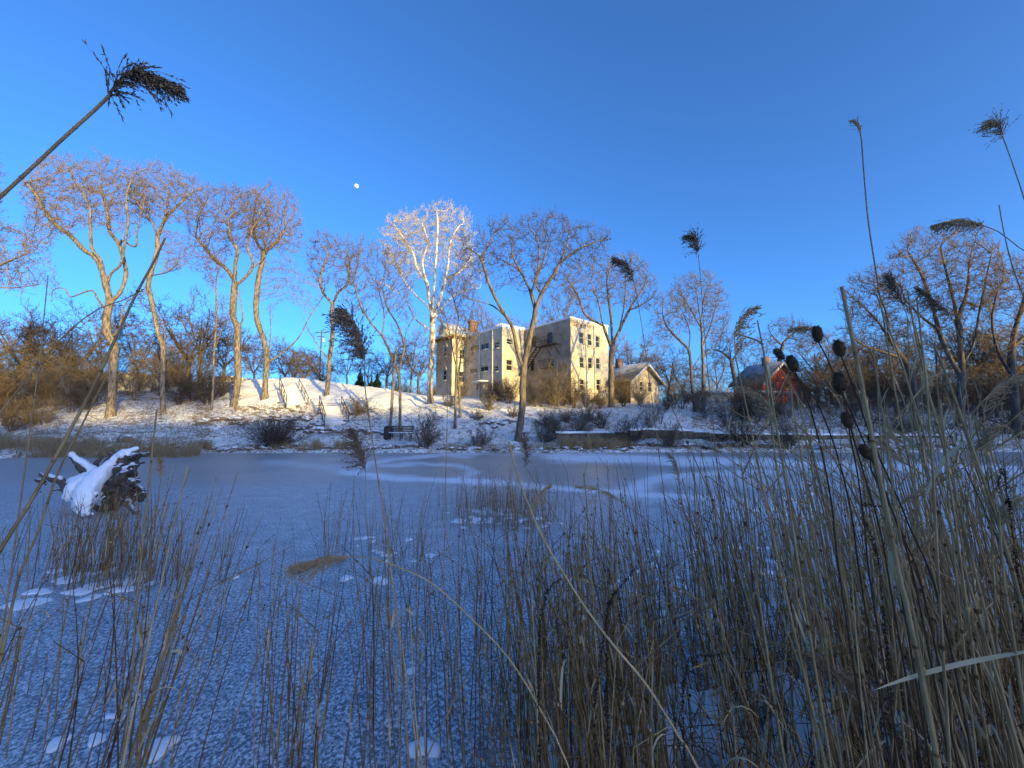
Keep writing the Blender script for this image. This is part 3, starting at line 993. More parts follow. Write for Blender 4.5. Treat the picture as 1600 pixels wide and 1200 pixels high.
# pale low buildings glimpsed through the left trees
for (pa, pb, yt, D, lab) in ((128, 206, 584, 58, 'pale low sunlit building glimpsed behind the big crooked tree on the left'),
                             (322, 356, 590, 60, 'pale sunlit garage glimpsed left of the tree with a looped trunk'),
                             (1105, 1160, 614, 62, 'low pale building between the twin trunks and the red house')):
    a = P(pa, 640, D); b = P(pb, 640, D); zt = P(pa, yt, D)[2]
    root = empty('low_building', ((a[0] + b[0]) / 2, D, 3), lab, 'building')
    hw = (b[0] - a[0]) / 2
    ops = [(q, .9, 1.0, min(1.2, zt - 5.0)) for q in np.arange(1.0, hw * 2 - 1.2, 2.2)] if zt > 6 else []
    mb = MB()
    wall(mb, (-hw, 0, 0), np.array([1., 0, 0]), np.array([0, -1., 0]), hw * 2, -1, zt - 3, ops)
    mb.box((-hw, .2, -1), (hw, 8, zt - 3.01))
    mb.build('wall', M['pale_wall'], root)
    for q in ops: window(root, (-hw, 0, 0), np.array([1., 0, 0]), np.array([0, -1., 0]), *q, depth=.1)
    mb = MB(); mb.box((-hw - .3, -.3, zt - 3), (hw + .3, 8.3, zt - 2.75)); mb.build('roof', M['snow'], root)

# ------------------------------------------------------------------ trees
TRI = 0


def resample(pts, step):
    pts = np.asarray(pts, float)
    # Catmull-Rom through the traced points
    P0 = np.vstack([2 * pts[0] - pts[1], pts, 2 * pts[-1] - pts[-2]])
    o = []
    for i in range(1, len(P0) - 2):
        a, b, c, d = P0[i - 1], P0[i], P0[i + 1], P0[i + 2]
        n = max(2, int(np.linalg.norm(c - b) / step + .5))
        for t in np.arange(n) / n:
            o.append(.5 * ((2 * b) + (-a + c) * t + (2 * a - 5 * b + 4 * c - d) * t * t + (-a + 3 * b - 3 * c + d) * t ** 3))
    o.append(pts[-1])
    return np.array(o)


def grow(limbs, attr, step=.45, infl=6.0, kill=.8, iters=70, jit=.25, up=.05):
    """limbs: list of (N,3) arrays, the first starts at the root; later ones join at their nearest existing node"""
    pos = []; par = []; gt = []
    for li, L in enumerate(limbs):
        L = resample(L, step)
        if li == 0: last = -1; seq = L
        else:
            A = np.array(pos); last = int(np.argmin(np.linalg.norm(A - L[0], axis=1)))
            seq = L[1:] if np.linalg.norm(A[last] - L[0]) < step else L
        for qi, p in enumerate(seq):
            pos.append(p); par.append(last); last = len(pos) - 1; gt.append(-1 if li == 0 else qi / len(seq))
    nguide = len(pos)
    cap = nguide + 9000
    A = np.zeros((cap, 3)); A[:nguide] = pos
    par = par + [0] * (cap - nguide)
    n = nguide
    d = np.full(len(attr), 1e9); idx = np.zeros(len(attr), int)
    for i in range(0, n, 50):
        D = np.linalg.norm(attr[:, None] - A[None, i:min(n, i + 50)], axis=2)
        j = D.argmin(1); m = D[np.arange(len(attr)), j]
        b = m < d; d[b] = m[b]; idx[b] = j[b] + i
    nch = np.zeros(cap, int)
    for it in range(iters):
        act = d < infl
        if not act.any(): break
        dirs = attr[act] - A[idx[act]]
        dirs /= np.linalg.norm(dirs, axis=1)[:, None] + 1e-9
        acc = np.zeros((n, 3)); np.add.at(acc, idx[act], dirs)
        src = np.unique(idx[act])
        src = src[nch[src] < 4]
        if len(src) == 0: break
        dv = acc[src]; dv /= np.linalg.norm(dv, axis=1)[:, None] + 1e-9
        dv += rng.normal(0, jit, dv.shape); dv[:, 2] += up
        dv /= np.linalg.norm(dv, axis=1)[:, None]
        new = A[src] + dv * step
        k = len(new)
        if n + k > cap: break
        A[n:n + k] = new
        for q in range(k): par[n + q] = int(src[q])
        nch[src] += 1
        D = np.linalg.norm(attr[:, None] - new[None], axis=2)
        j = D.argmin(1); m = D[np.arange(len(attr)), j]
        b = m < d; d[b] = m[b]; idx[b] = j[b] + n
        n += k
        keep = d > kill
        attr = attr[keep]; d = d[keep]; idx = idx[keep]
        if len(attr) == 0: break
    return A[:n], np.array(par[:n]), np.array(gt)


def tree_mesh(A, par, rbase, r0, mat_t, mat_c, off, twigs=3, tl=(.3, .8), sub=3, split=.22, flare=1.5, tw_up=.4, tr=.013, gt=None):
    n = len(A)
    kids = [[] for _ in range(n)]
    for i in range(1, n): kids[par[i]].append(i)
    tips = np.ones(n)
    hasc = np.array([len(k) > 0 for k in kids])
    tips[hasc] = 0
    for i in range(n - 1, 0, -1): tips[par[i]] += tips[i]
    p = math.log(max(3, tips[0])) / math.log(rbase / r0)
    rad = r0 * tips ** (1 / p)
    # taper along unbranched runs
    depth = np.zeros(n)
    for i in range(n - 1, 0, -1): depth[par[i]] = max(depth[par[i]], depth[i] + 1)
    rad = rad * (1 + .004 * np.minimum(depth, 30))
    rad[0:1] *= 1
    if gt is not None:
        k_ = len(gt); rad[:k_] = np.where(gt >= 0, np.maximum(rad[:k_], rbase * .34 * (1 - .8 * gt)), rad[:k_])
    h = A[:, 2] - A[0, 2]
    rad = rad * (1 + (flare - 1) * np.exp(-np.maximum(h, 0) / .45) * (rad > .3 * rbase))
    T = MB(); C = MB()
    st = [(0, -1)]
    while st:
        s0, pr = st.pop()
        ch = []
        if pr >= 0: ch.append(pr)
        i = s0
        while True:
            ch.append(i)
            if not kids[i]: break
            ks = sorted(kids[i], key=lambda q: -rad[q])
            for q in ks[1:]: st.append((q, i))
            i = ks[0]
        if len(ch) < 2: continue
        pts = A[ch]; rr = rad[ch].copy()
        if pr >= 0: rr[0] = min(rad[pr], rad[s0] * 1.15)
        m = rr.max()
        if m > split * rbase:
            T.tube(pts, rr, 9, rough=.26)
        else:
            C.tube(pts, rr, 5 if m > .05 else 3, cap=False)
    # twigs
    thin = np.where((rad < r0 * 3.2) & (np.arange(n) > 3))[0]
    d0 = A[thin] - A[par[thin]]; d0 /= np.linalg.norm(d0, axis=1)[:, None] + 1e-9
    S = np.repeat(A[thin], twigs, 0); D0 = np.repeat(d0, twigs, 0)
    S = S - D0 * rng.random((len(S), 1)) * .3
    dd = D0 * .7 + rng.normal(0, .5, D0.shape); dd[:, 2] += tw_up
    dd /= np.linalg.norm(dd, axis=1)[:, None]
    L = rng.uniform(tl[0], tl[1], (len(S), 1))
    mid = S + dd * L * .5
    d2 = dd + rng.normal(0, .3, dd.shape); d2[:, 2] += tw_up * .6; d2 /= np.linalg.norm(d2, axis=1)[:, None]
    E = mid + d2 * L * .5
    C.spikes(S, E, tr, mid=mid)
    if sub:
        S2 = np.repeat(mid, sub, 0) + np.repeat(d2 * L * .5, sub, 0) * rng.random((len(mid) * sub, 1)) * .7
        d3 = np.repeat(d2, sub, 0) * .7 + rng.normal(0, .6, (len(S2), 3)); d3[:, 2] += tw_up
        d3 /= np.linalg.norm(d3, axis=1)[:, None]
        C.spikes(S2, S2 + d3 * np.repeat(L, sub, 0) * rng.uniform(.3, .6, (len(S2), 1)), tr * .75)
    global TRI; TRI += sum(len(f) for f in C.f3) + 2 * sum(len(f) for f in C.f4)
    return (T.mesh('trunk', mat_t, True, off), C.mesh('crown', mat_c, False, off))


def ellips(ells, D, n, rzf=.75, dens_edge=.5):
    """attraction points inside ellipsoids traced as pixel ellipses (cx, cy, rx, ry[, dD])"""
    out_ = []
    area = sum(e[2] * e[3] for e in ells)
    for e in ells:
        k = int(n * e[2] * e[3] / area)
        u = rng.normal(size=(k, 3)); u /= np.linalg.norm(u, axis=1)[:, None]
        u *= rng.random((k, 1)) ** (1 / 3 if dens_edge < .4 else .28)
        dD = e[4] if len(e) > 4 else 0
        rz = min(6.0, (e[2] + e[3]) / 2 / F * D * rzf)
        for q in u:
            out_.append(P(e[0] + q[0] * e[2], e[1] + q[1] * e[3], D + dD + q[2] * rz))
    return np.array(out_)


def limbs3(limbs, D, wob=1.0):
    """pixel limbs to 3-D: every limb drifts away from or towards the viewer as it goes"""
    res = []
    for li, L in enumerate(limbs):
        dd = 0 if li == 0 else random.uniform(-2.2, 2.2) * wob
        pts = []
        for i, q in enumerate(L):
            t = i / max(1, len(L) - 1)
            pts.append(P(q[0], q[1], D + (dd * t if li else 0)))
        res.append(np.array(pts))
    return res


def add_tree(label, D, limbs, ells, rbase, mt, mc, n=1300, r0=.012, group=None, name='bare_tree', **kw):
    gk = {k: kw.pop(k) for k in ('step', 'kill', 'jit', 'up', 'infl') if k in kw}
    l3 = limbs3(limbs, D)
    # root the first limb in the terrain
    b = l3[0][0]
    g = float(H(b[0], b[1]))
    b0 = np.array([b[0], b[1], g - .25])
    if b[2] < g: l3[0] = np.vstack([b0, l3[0][1:]])
    else: l3[0] = np.vstack([b0, l3[0]])
    rbase *= .60
    ells = [(e[0], e[1] - e[3] * .06, e[2] * 1.06, e[3] * 1.1) + tuple(e[4:]) for e in ells]
    att = ellips(ells, D, int(n * 1.9))
    gk.setdefault('step', .36); gk.setdefault('kill', .55); gk.setdefault('jit', .2); gk.setdefault('up', .08); gk.setdefault('iters', 90)
    A, par, ng = grow(l3, att, **gk)
    off = np.array([b[0], b[1], g])
    t, c = tree_mesh(A, par, rbase, r0, M[mt], M[mc], off, gt=ng, **kw)
    r = empty(name, off, label, 'tree', group)
    link('trunk', t, r); link('crown', c, r)
    return r


add_tree('tall sunlit tree with wandering limbs and low crooked arm, second from the left edge', 32,
         [[(173, 648), (176, 600), (178, 560), (179, 542), (168, 520), (167, 495), (172, 472)],
          [(172, 472), (167, 450), (160, 425), (148, 402), (128, 388), (110, 368), (92, 355), (72, 332), (57, 305), (40, 285)],
          [(162, 430), (158, 408), (144, 388), (141, 352), (139, 322), (117, 282)],
          [(172, 474), (188, 456), (197, 430), (193, 405), (185, 380), (172, 362), (167, 330), (160, 300)],
          [(168, 445), (174, 427), (188, 414), (193, 392), (200, 345), (197, 312), (205, 280)],
          [(164, 484), (152, 466), (145, 454), (130, 457), (110, 464), (102, 452), (92, 450), (82, 455), (81, 472)],
          [(174, 527), (186, 515), (190, 495), (195, 475), (207, 465), (232, 452)],
          [(190, 375), (212, 385), (214, 360), (222, 330), (228, 300)]],
         [(95, 310, 65, 62), (160, 305, 55, 55), (205, 310, 40, 48), (60, 370, 30, 40)], .42, 'bark_warm', 'twig_red', n=1500)
add_tree('slender leaning tree with split trunk between the crooked tree and the dark brush', 33,
         [[(255, 652), (254, 605), (255, 560), (254, 540), (247, 520), (240, 485), (232, 447), (236, 425), (246, 392), (246, 370)],
          [(246, 370), (260, 340), (282, 317), (300, 300)], [(246, 372), (240, 352), (225, 330), (208, 308)],
          [(256, 545), (258, 525), (254, 508), (244, 496)], [(250, 362), (262, 320), (262, 290)], [(240, 430), (262, 425), (280, 410)]],
         [(245, 305, 48, 48), (290, 315, 36, 38), (275, 400, 22, 30)], .27, 'bark_warm', 'twig_red', n=900)
add_tree('stout sunlit tree whose trunk opens in a loop, dense rusty crown', 35,
         [[(367, 624), (372, 590), (371, 560), (371, 525), (371, 512), (364, 492), (366, 460), (367, 436)],
          [(371, 512), (379, 500), (376, 470), (370, 450), (367, 436)],
          [(367, 440), (354, 420), (337, 407), (320, 387), (305, 370)],
          [(367, 436), (368, 410), (371, 392), (360, 370), (357, 345)],
          [(368, 446), (380, 437), (392, 422), (395, 407), (387, 387), (395, 355)],
          [(392, 420), (408, 408), (418, 395)]],
         [(345, 345, 58, 55), (390, 350, 42, 52), (310, 400, 26, 28)], .40, 'bark_warm', 'twig_orange', n=1400)
add_tree('pale tree on the snowy crest with broken stub and one long arm reaching right', 36,
         [[(414, 615), (415, 590), (417, 567), (412, 530), (403, 505), (400, 480), (404, 435), (410, 410), (412, 395), (417, 375)],
          [(417, 567), (421, 545), (423, 515), (422, 486), (422, 480)],
          [(420, 566), (445, 548), (467, 527), (480, 502), (492, 482), (505, 462), (508, 440)],
          [(412, 395), (430, 380), (445, 360)], [(412, 395), (400, 375), (395, 350)]],
         [(425, 345, 48, 50), (450, 370, 28, 36), (450, 440, 24, 30), (400, 320, 30, 28)], .36, 'bark_warm', 'twig_red', n=1300)
add_tree('bushy-topped tree with leaning trunk beside the railed steps', 37,
         [[(510, 618), (514, 580), (515, 562), (520, 517), (518, 492), (520, 475)],
          [(520, 475), (505, 457), (500, 435), (507, 412), (512, 397), (500, 380)],
          [(520, 475), (530, 455), (542, 445), (547, 422), (545, 400)],
          [(515, 562), (500, 545), (485, 520), (478, 508)], [(520, 480), (526, 458), (520, 430)]],
         [(508, 405, 34, 42), (538, 415, 26, 42)], .29, 'bark_warm', 'twig_grey', n=800)
add_tree('snapped pale trunk standing beside the bench, top broken off', 29.5,
         [[(610, 668), (613, 620), (616, 575), (620, 542)], [(616, 575), (612, 560), (606, 548)]],
         [(604, 535, 10, 16)], .17, 'bark_warm', 'twig_grey', n=30, r0=.02, flare=1.2)
add_tree('thin tree with spreading limbs directly behind the bench', 29.8,
         [[(625, 668), (625, 605), (623, 583)],
          [(623, 583), (612, 556), (597, 525), (580, 505), (565, 480), (552, 440)],
          [(624, 580), (628, 560), (632, 542), (630, 530), (620, 505), (605, 480), (598, 450)],
          [(631, 540), (636, 515), (650, 490)], [(597, 525), (600, 490), (592, 455)]],
         [(572, 425, 36, 52), (612, 440, 34, 55), (560, 470, 30, 30)], .17, 'bark_grey', 'twig_grey', n=900, r0=.010)
add_tree('white-limbed sycamore glowing in the sun above the old house', 37,
         [[(673, 632), (672, 600), (675, 542), (676, 502), (675, 490)],
          [(675, 490), (665, 475), (650, 462), (632, 440), (622, 418), (612, 400)],
          [(674, 516), (667, 512), (647, 497), (642, 485), (627, 462), (602, 445), (585, 440)],
          [(675, 490), (670, 460), (666, 440), (652, 420), (645, 395), (630, 372), (615, 350)],
          [(676, 488), (678, 450), (680, 425), (682, 395), (684, 350), (682, 330)],
          [(677, 495), (686, 472), (695, 440), (700, 415), (702, 387), (708, 367), (720, 350)],
          [(666, 440), (660, 410), (668, 380), (660, 350)], [(697, 436), (718, 425), (735, 405)],
          [(678, 500), (700, 470), (722, 455), (750, 450)]],
         [(650, 385, 52, 55), (695, 375, 46, 52), (625, 380, 35, 45), (720, 420, 32, 45), (690, 335, 28, 22)], .40, 'sycamore', 'twig_pale', n=1900, r0=.013, twigs=3, name='sycamore_tree')
add_tree('large dark spreading elm forking low in front of the apartment block', 28.5,
         [[(811, 676), (816, 640), (817, 601), (818, 577)],
          [(818, 577), (813, 563), (808, 549), (804, 526), (798, 506), (780, 477), (765, 445), (750, 402), (730, 387), (717, 367)],
          [(818, 577), (821, 560), (827, 530), (833, 507), (836, 488), (830, 460), (815, 427), (795, 412), (770, 400)],
          [(835, 490), (847, 457), (865, 430), (875, 412), (900, 392), (925, 380), (950, 372)],
          [(830, 458), (840, 425), (842, 400), (840, 375), (826, 355)],
          [(752, 405), (762, 385), (775, 360)], [(872, 416), (885, 385), (890, 355)], [(815, 428), (800, 395), (805, 365)],
          [(845, 460), (838, 440), (850, 405), (858, 370)], [(790, 494), (770, 478), (745, 470), (725, 465)]],
         [(790, 385, 55, 42), (850, 375, 55, 42), (905, 390, 50, 40), (745, 410, 38, 42), (835, 430, 60, 30)], .38, 'bark_grey', 'twig_dark', n=1700, r0=.011, name='elm_tree')
add_tree('thin forked tree with dark twiggy top between sycamore and elm', 31,
         [[(711, 668), (712, 620), (713, 580), (714, 545), (712, 520)], [(713, 575), (706, 540), (700, 510), (692, 480)],
          [(712, 520), (716, 495), (708, 465)], [(713, 545), (725, 515), (738, 490)], [(711, 560), (722, 540), (745, 525)]],
         [(708, 480, 36, 50), (730, 510, 25, 30)], .15, 'bark_grey', 'twig_grey', n=700, r0=.009)
add_tree('short leaning trunk just behind the thin forked tree', 33,
         [[(719, 658), (718, 620), (716, 590), (720, 560)], [(718, 600), (728, 575), (742, 560)]],
         [(725, 545, 22, 30)], .17, 'bark_warm', 'twig_grey', n=200, r0=.010)
add_tree('broad vase-shaped tree rising at the right corner of the apartment block', 39.5,
         [[(955, 640), (955, 600), (955, 565), (957, 540)], [(957, 540), (955, 500), (952, 475), (948, 440)],
          [(957, 540), (970, 512), (982, 487), (997, 462), (1012, 440)],
          [(956, 545), (942, 507), (936, 475), (925, 445)], [(944, 510), (915, 492), (902, 460), (885, 435)],
          [(968, 515), (975, 480), (978, 445)], [(984, 484), (1000, 478), (1020, 465)]],
         [(925, 445, 45, 40), (975, 440, 48, 42), (1005, 460, 28, 30), (900, 455, 28, 28)], .42, 'bark_grey', 'twig_grey', n=1400)
add_tree('tall vase-shaped tree with upright stems above the right bank', 35.5,
         [[(1098, 668), (1099, 630), (1099, 580), (1097, 537), (1096, 512), (1090, 470), (1088, 445)],
          [(1098, 540), (1110, 510), (1118, 480), (1125, 455)], [(1097, 515), (1080, 485), (1065, 460)], [(1098, 560), (1120, 535), (1135, 505)], [(1096, 500), (1100, 465), (1110, 440)]],
         [(1090, 468, 44, 42), (1115, 495, 30, 45)], .22, 'bark_grey', 'twig_grey', n=900, up=.12, r0=.010)
add_tree('dark forked tree just left of the tall vase-shaped one', 35,
         [[(1086, 668), (1085, 635), (1081, 600), (1079, 567), (1075, 545), (1060, 530), (1042, 510), (1035, 490)],
          [(1076, 548), (1078, 520), (1070, 495)], [(1080, 580), (1092, 560), (1105, 552)]],
         [(1048, 495, 34, 38), (1030, 530, 22, 26)], .19, 'bark_dark', 'twig_grey', n=600, r0=.010)
add_tree('round-crowned orange-lit tree halfway to the red house', 46,
         [[(1150, 636), (1150, 610), (1147, 587), (1142, 562)], [(1142, 562), (1128, 550), (1112, 545)], [(1143, 565), (1155, 548), (1168, 540)], [(1142, 562), (1140, 545)]],
         [(1140, 543, 32, 24), (1120, 560, 25, 15)], .35, 'bark_warm', 'twig_grey', n=600, jit=.45)
add_tree('flat-topped curly tree standing above the red house roof', 52,
         [[(1215, 634), (1214, 600), (1218, 560), (1224, 535)], [(1224, 535), (1240, 520), (1255, 510)], [(1222, 540), (1205, 522), (1200, 510)]],
         [(1232, 512, 34, 15), (1195, 545, 32, 18), (1262, 535, 28, 22)], .33, 'bark_dark', 'twig_dark', n=700, jit=.5)
add_tree('many-stemmed broad tree, tallest at the right edge', 31,
         [[(1500, 652), (1502, 610), (1503, 575), (1500, 530), (1492, 480), (1480, 430), (1470, 390)],
          [(1503, 590), (1485, 560), (1468, 520), (1455, 470), (1440, 430), (1420, 395)],
          [(1503, 570), (1520, 540), (1530, 490), (1540, 440), (1550, 395)],
          [(1495, 500), (1510, 460), (1515, 410)], [(1466, 515), (1440, 495), (1415, 470)], [(1532, 480), (1560, 450), (1580, 430)]],
         [(1450, 410, 60, 50), (1510, 405, 60, 48), (1500, 470, 80, 40), (1400, 440, 40, 40)], .40, 'bark_grey', 'twig_orange', n=2000, twigs=3)
add_tree('low dark tree fanning left over the bank, left of the broad one', 30,
         [[(1432, 656), (1430, 620), (1425, 590), (1410, 560), (1390, 530), (1370, 500), (1350, 480)],
          [(1426, 595), (1440, 560), (1432, 520), (1420, 480)], [(1410, 560), (1380, 550), (1350, 540), (1325, 520)],
          [(1390, 530), (1385, 490), (1370, 450)], [(1350, 540), (1330, 560), (1320, 575)]],
         [(1360, 475, 52, 48), (1345, 540, 42, 42), (1410, 520, 40, 45)], .30, 'bark_dark', 'twig_dark', n=1500)
add_tree('leaning dark tree cut by the right edge of the frame', 28,
         [[(1588, 660), (1585, 610), (1580, 570), (1585, 520), (1600, 470), (1610, 420)],
          [(1583, 590), (1560, 550), (1550, 500), (1560, 450)], [(1585, 540), (1620, 510), (1660, 480)]],
         [(1580, 450, 50, 48), (1640, 460, 50, 60), (1560, 530, 40, 40)], .33, 'bark_dark', 'twig_orange', n=1300)
add_tree('sparse wispy tree whose outer boughs enter at the left edge', 26,
         [[(-95, 655), (-92, 600), (-85, 540), (-80, 480), (-70, 420)], [(-82, 500), (-50, 450), (-20, 425), (10, 410), (45, 395)],
          [(-75, 440), (-40, 380), (-20, 330), (0, 300)], [(-72, 430), (-80, 350), (-50, 270), (-25, 215)], [(-60, 465), (-20, 450), (20, 450), (60, 445)]],
         [(-70, 320, 80, 110), (15, 400, 50, 48), (30, 445, 38, 22)], .38, 'bark_warm', 'twig_red', n=1100)
add_tree('thin pale tree rising out of the dark brush left of the looped trunk', 34,
         [[(330, 645), (333, 600), (334, 560), (338, 500), (338, 440), (345, 410)], [(338, 460), (328, 435), (322, 415)], [(334, 550), (345, 520), (355, 500)]],
         [(335, 425, 20, 30), (350, 490, 18, 25)], .14, 'bark_warm', 'twig_grey', n=300, r0=.009)

LAND = [(-60, 'the left frame edge'), (172, 'the tall crooked tree'), (255, 'the slender split-trunk tree'), (367, 'the loop-trunk tree'), (415, 'the pale long-armed tree'),
        (510, 'the leaning tree by the steps'), (588, 'the dark spruces'), (673, 'the sycamore'), (720, 'the old house'), (815, 'the elm'), (893, 'the near corner of the apartment block'),
        (1005, 'the tan house'), (1083, 'the dark forked tree'), (1099, 'the tall vase-shaped tree'), (1150, 'the orange-lit round tree'), (1205, 'the red house'), (1316, 'the snapped grey stalk'),
        (1430, 'the low fanning tree'), (1500, 'the broadest right-hand tree'), (1588, 'the right frame edge')]


def where(px):
    x, nm = min(LAND, key=lambda q: abs(q[0] - px))
    d = px - x
    return ('behind' if abs(d) < 9 else 'just right of' if 0 < d < 28 else 'just left of' if -28 < d < 0 else 'well right of' if d > 0 else 'well left of') + ' ' + nm


# ---- generic trees for the belt behind, shared mesh data


def generic_tree(h, spread, rb, mt, mc, n, seedlab, dens=3, jit=.35):
    pts = [np.array([[0, 0, -.3], [random.uniform(-.2, .2), 0, h * .15], [random.uniform(-.3, .3), random.uniform(-.3, .3), h * .35]])]
    top = pts[0][-1]
    for k in range(5):
        a = k * 1.26 + random.uniform(-.4, .4)
        d = np.array([math.cos(a), math.sin(a), 0])
        pts.append(np.array([top * [1, 1, .8 + .05 * k], top + d * spread * .25 + [0, 0, h * .15], top + d * spread * .45 + [0, 0, h * .35]]))
    u = rng.normal(size=(n, 3)); u /= np.linalg.norm(u, axis=1)[:, None]; u *= rng.random((n, 1)) ** .3
    att = []
    for q in range(9):
        a = q * 2.4; rr = spread * random.uniform(.2, .85); bs = spread * random.uniform(.25, .5)
        c_ = np.array([math.cos(a) * rr, math.sin(a) * rr, h * random.uniform(.35, .88) - .12 * rr])
        att.append(c_ + u[q::9] * [bs, bs, bs * random.uniform(.9, 1.5)])
    att = np.concatenate(att)
    A, par, ng = grow(pts, att, step=.42, kill=.68, jit=jit, infl=8)
    return tree_mesh(A, par, rb * .6, .013, M[mt], M[mc], np.zeros(3), twigs=dens, tl=(.3, .9), tr=.014)


def generic_shrub(h, spread, mat_, stems=22, twd=5, rs=.018, arch=.4):
    C = MB(); S = []; Dv = []
    for k in range(stems):
        a = random.uniform(0, 6.283); o_ = random.uniform(.2, 1)
        hh = h * random.uniform(.55, 1)
        p = [np.array([math.cos(a) * .12, math.sin(a) * .12, -.1])]
        d = np.array([math.cos(a) * o_ * spread / h, math.sin(a) * o_ * spread / h, 1.0])
        nseg = 6
        for i in range(nseg):
            d = d + rng.normal(0, .16, 3) + [0, 0, -arch * .12]
            dn = d / np.linalg.norm(d)
            p.append(p[-1] + dn * hh / nseg * 1.1)
            if i > 0:
                for q in range(twd):
                    S.append(p[-1] - dn * random.random() * hh / nseg); Dv.append(dn)
        C.tube(p, np.linspace(rs, rs * .3, nseg + 1), 3, cap=False)
    S = np.array(S); Dv = np.array(Dv)
    dd = Dv * .8 + rng.normal(0, .55, Dv.shape); dd[:, 2] += .15
    dd /= np.linalg.norm(dd, axis=1)[:, None]
    L = rng.uniform(.12, .32, (len(S), 1)) * h
    mid = S + dd * L * .5; d2 = dd + rng.normal(0, .3, dd.shape); d2 /= np.linalg.norm(d2, axis=1)[:, None]
    E = mid + d2 * L * .5
    C.spikes(S, E, rs * .42, mid=mid)
    S2 = np.repeat(mid, 3, 0); d3 = np.repeat(d2, 3, 0) * .6 + rng.normal(0, .6, (len(S2), 3)); d3 /= np.linalg.norm(d3, axis=1)[:, None]
    C.spikes(S2, S2 + d3 * np.repeat(L, 3, 0) * .5, rs * .3)
    return C.mesh('shrub', M[mat_])


GT = [generic_tree(9, 3.6, .22, 'bark_dark', 'twig_grey', 800, 0), generic_tree(8, 4.2, .26, 'bark_dark', 'twig_dark', 900, 1, jit=.5),
      generic_tree(10, 3.2, .2, 'bark_warm', 'twig_grey', 800, 2), generic_tree(7, 4.0, .2, 'bark_grey', 'twig_orange', 900, 3, dens=4)]
LATE = []
belt = [  # px, top y, D, variant
    (20, 470, 44, 3), (75, 480, 46, 0), (115, 485, 42, 1), (150, 470, 50, 2), (215, 500, 48, 0), (285, 470, 43, 1), (310, 450, 44, 0), (350, 500, 52, 3),
    (395, 520, 60, 0), (440, 530, 64, 1), (475, 545, 60, 3), (462, 520, 72, 0), (540, 520, 62, 2), (500, 550, 66, 1), (575, 540, 60, 0), (605, 530, 56, 1),
    (640, 500, 52, 2), (655, 530, 50, 1), (705, 505, 70, 0), (740, 470, 64, 2), (780, 455, 62, 0), (870, 440, 62, 2), (905, 465, 60, 0),
    (990, 520, 62, 3), (1012, 535, 58, 0), (1045, 540, 60, 1), (1070, 560, 56, 3), (1120, 545, 66, 0), (1165, 560, 60, 1), (1190, 540, 64, 0), (1280, 540, 50, 1),
    (1300, 520, 44, 3), (1345, 530, 46, 0), (1290, 560, 40, 3), (1380, 510, 42, 1), (1460, 500, 44, 3), (1530, 480, 42, 0), (1570, 500, 40, 1), (1610, 480, 38, 3),
    (-40, 500, 40, 1), (50, 520, 39, 3), (235, 530, 40, 3), (1330, 560, 36, 3), (1400, 560, 35, 1), (1555, 560, 34, 3)]
kindl = ['greyish bare tree far back', 'dark crooked bare tree far back', 'slim pale bare tree far back', 'rusty low bare tree far back']
hts = [9 * 1.0, 8 * 1.0, 10, 7]
for (px, ty, D, k) in belt:
    b = P(px, 630, D); g = float(H(b[0], b[1]))
    top = P(px, ty, D)[2]
    s_ = max(.3, (top - g) / hts[k])
    r = empty('belt_tree', (b[0], b[1], g), kindl[k] + ', ' + where(px), 'tree', 'bare trees far back, ' + where(px), rz=random.uniform(0, 6.28))
    sx = s_ * random.uniform(.9, 1.15)
    r.scale = (min(sx, 1.5), min(sx, 1.5), s_)
    link('trunk', GT[k][0], r); link('crown', GT[k][1], r)
for px, D, h, k in ((1172, 43, 3.4, 5), (1190, 44, 4.6, 6), (1222, 43, 4.4, 6), (1246, 44, 3.6, 6), (1258, 43, 3.0, 5)):
    LATE.append((px, D, h, k))
# unseen trees added on the hill behind to fleck light on the far bank
for (x, y, s_, k) in ((58, -101, .6, 0), (70, -103, .7, 2), (79, -101, .9, 1), (82, -104, .95, 0), (85, -101, 1.0, 3), (88, -103, .9, 1), (76, -104, .8, 3), (91, -102, .8, 3), (104, -102, .6, 2), (122, -101, .6, 1), (131, -103, .6, 0), (143, -102, .7, 2), (154, -101, .7, 1), (40, -102, .7, 0)):
    r = empty('hilltop_shade_tree', (x, y, float(H(x, y))), 'unseen bare tree added on the hill behind the viewer to dapple light', 'tree', 'unseen bare trees added on the hill behind', rz=x)
    r.scale = (s_, s_, s_)
    link('trunk', GT[k][0], r); link('crown', GT[k][1], r)

# distant wood, one mass
mb = MB()
for k in range(260):
    D = random.uniform(95, 170); px = random.uniform(-250, 1850)
    b = P(px, 640, D); g = float(H(b[0], b[1])); h = random.uniform(6, 10.5)
    M4 = np.eye(4); a = random.uniform(0, 6.28)
    nseg = 26
    S = np.tile([[b[0], b[1], g + h * .25]], (nseg, 1)) + rng.normal(0, .3, (nseg, 3))
    d = rng.normal(0, .55, (nseg, 3)); d[:, 2] = np.abs(d[:, 2]) + .7; d /= np.linalg.norm(d, axis=1)[:, None]
    E = S + d * h * rng.uniform(.4, .75, (nseg, 1))
    mb.spikes(S, E, .07)
    mb.spikes(np.array([[b[0], b[1], g - .2]]), np.array([[b[0], b[1], g + h * .8]]), .2)
    S2 = np.repeat(S, 6, 0) + np.repeat(E - S, 6, 0) * rng.uniform(.3, 1, (nseg * 6, 1))
    d2 = np.repeat(d, 6, 0) + rng.normal(0, .7, (nseg * 6, 3)); d2 /= np.linalg.norm(d2, axis=1)[:, None]
    mb.spikes(S2, S2 + d2 * h * .16, .04)
tag(mb.build('distant_wood', M['twig_grey']), 'hazy grey bare wood along the horizon beyond the trees', 'wood', kind='stuff')


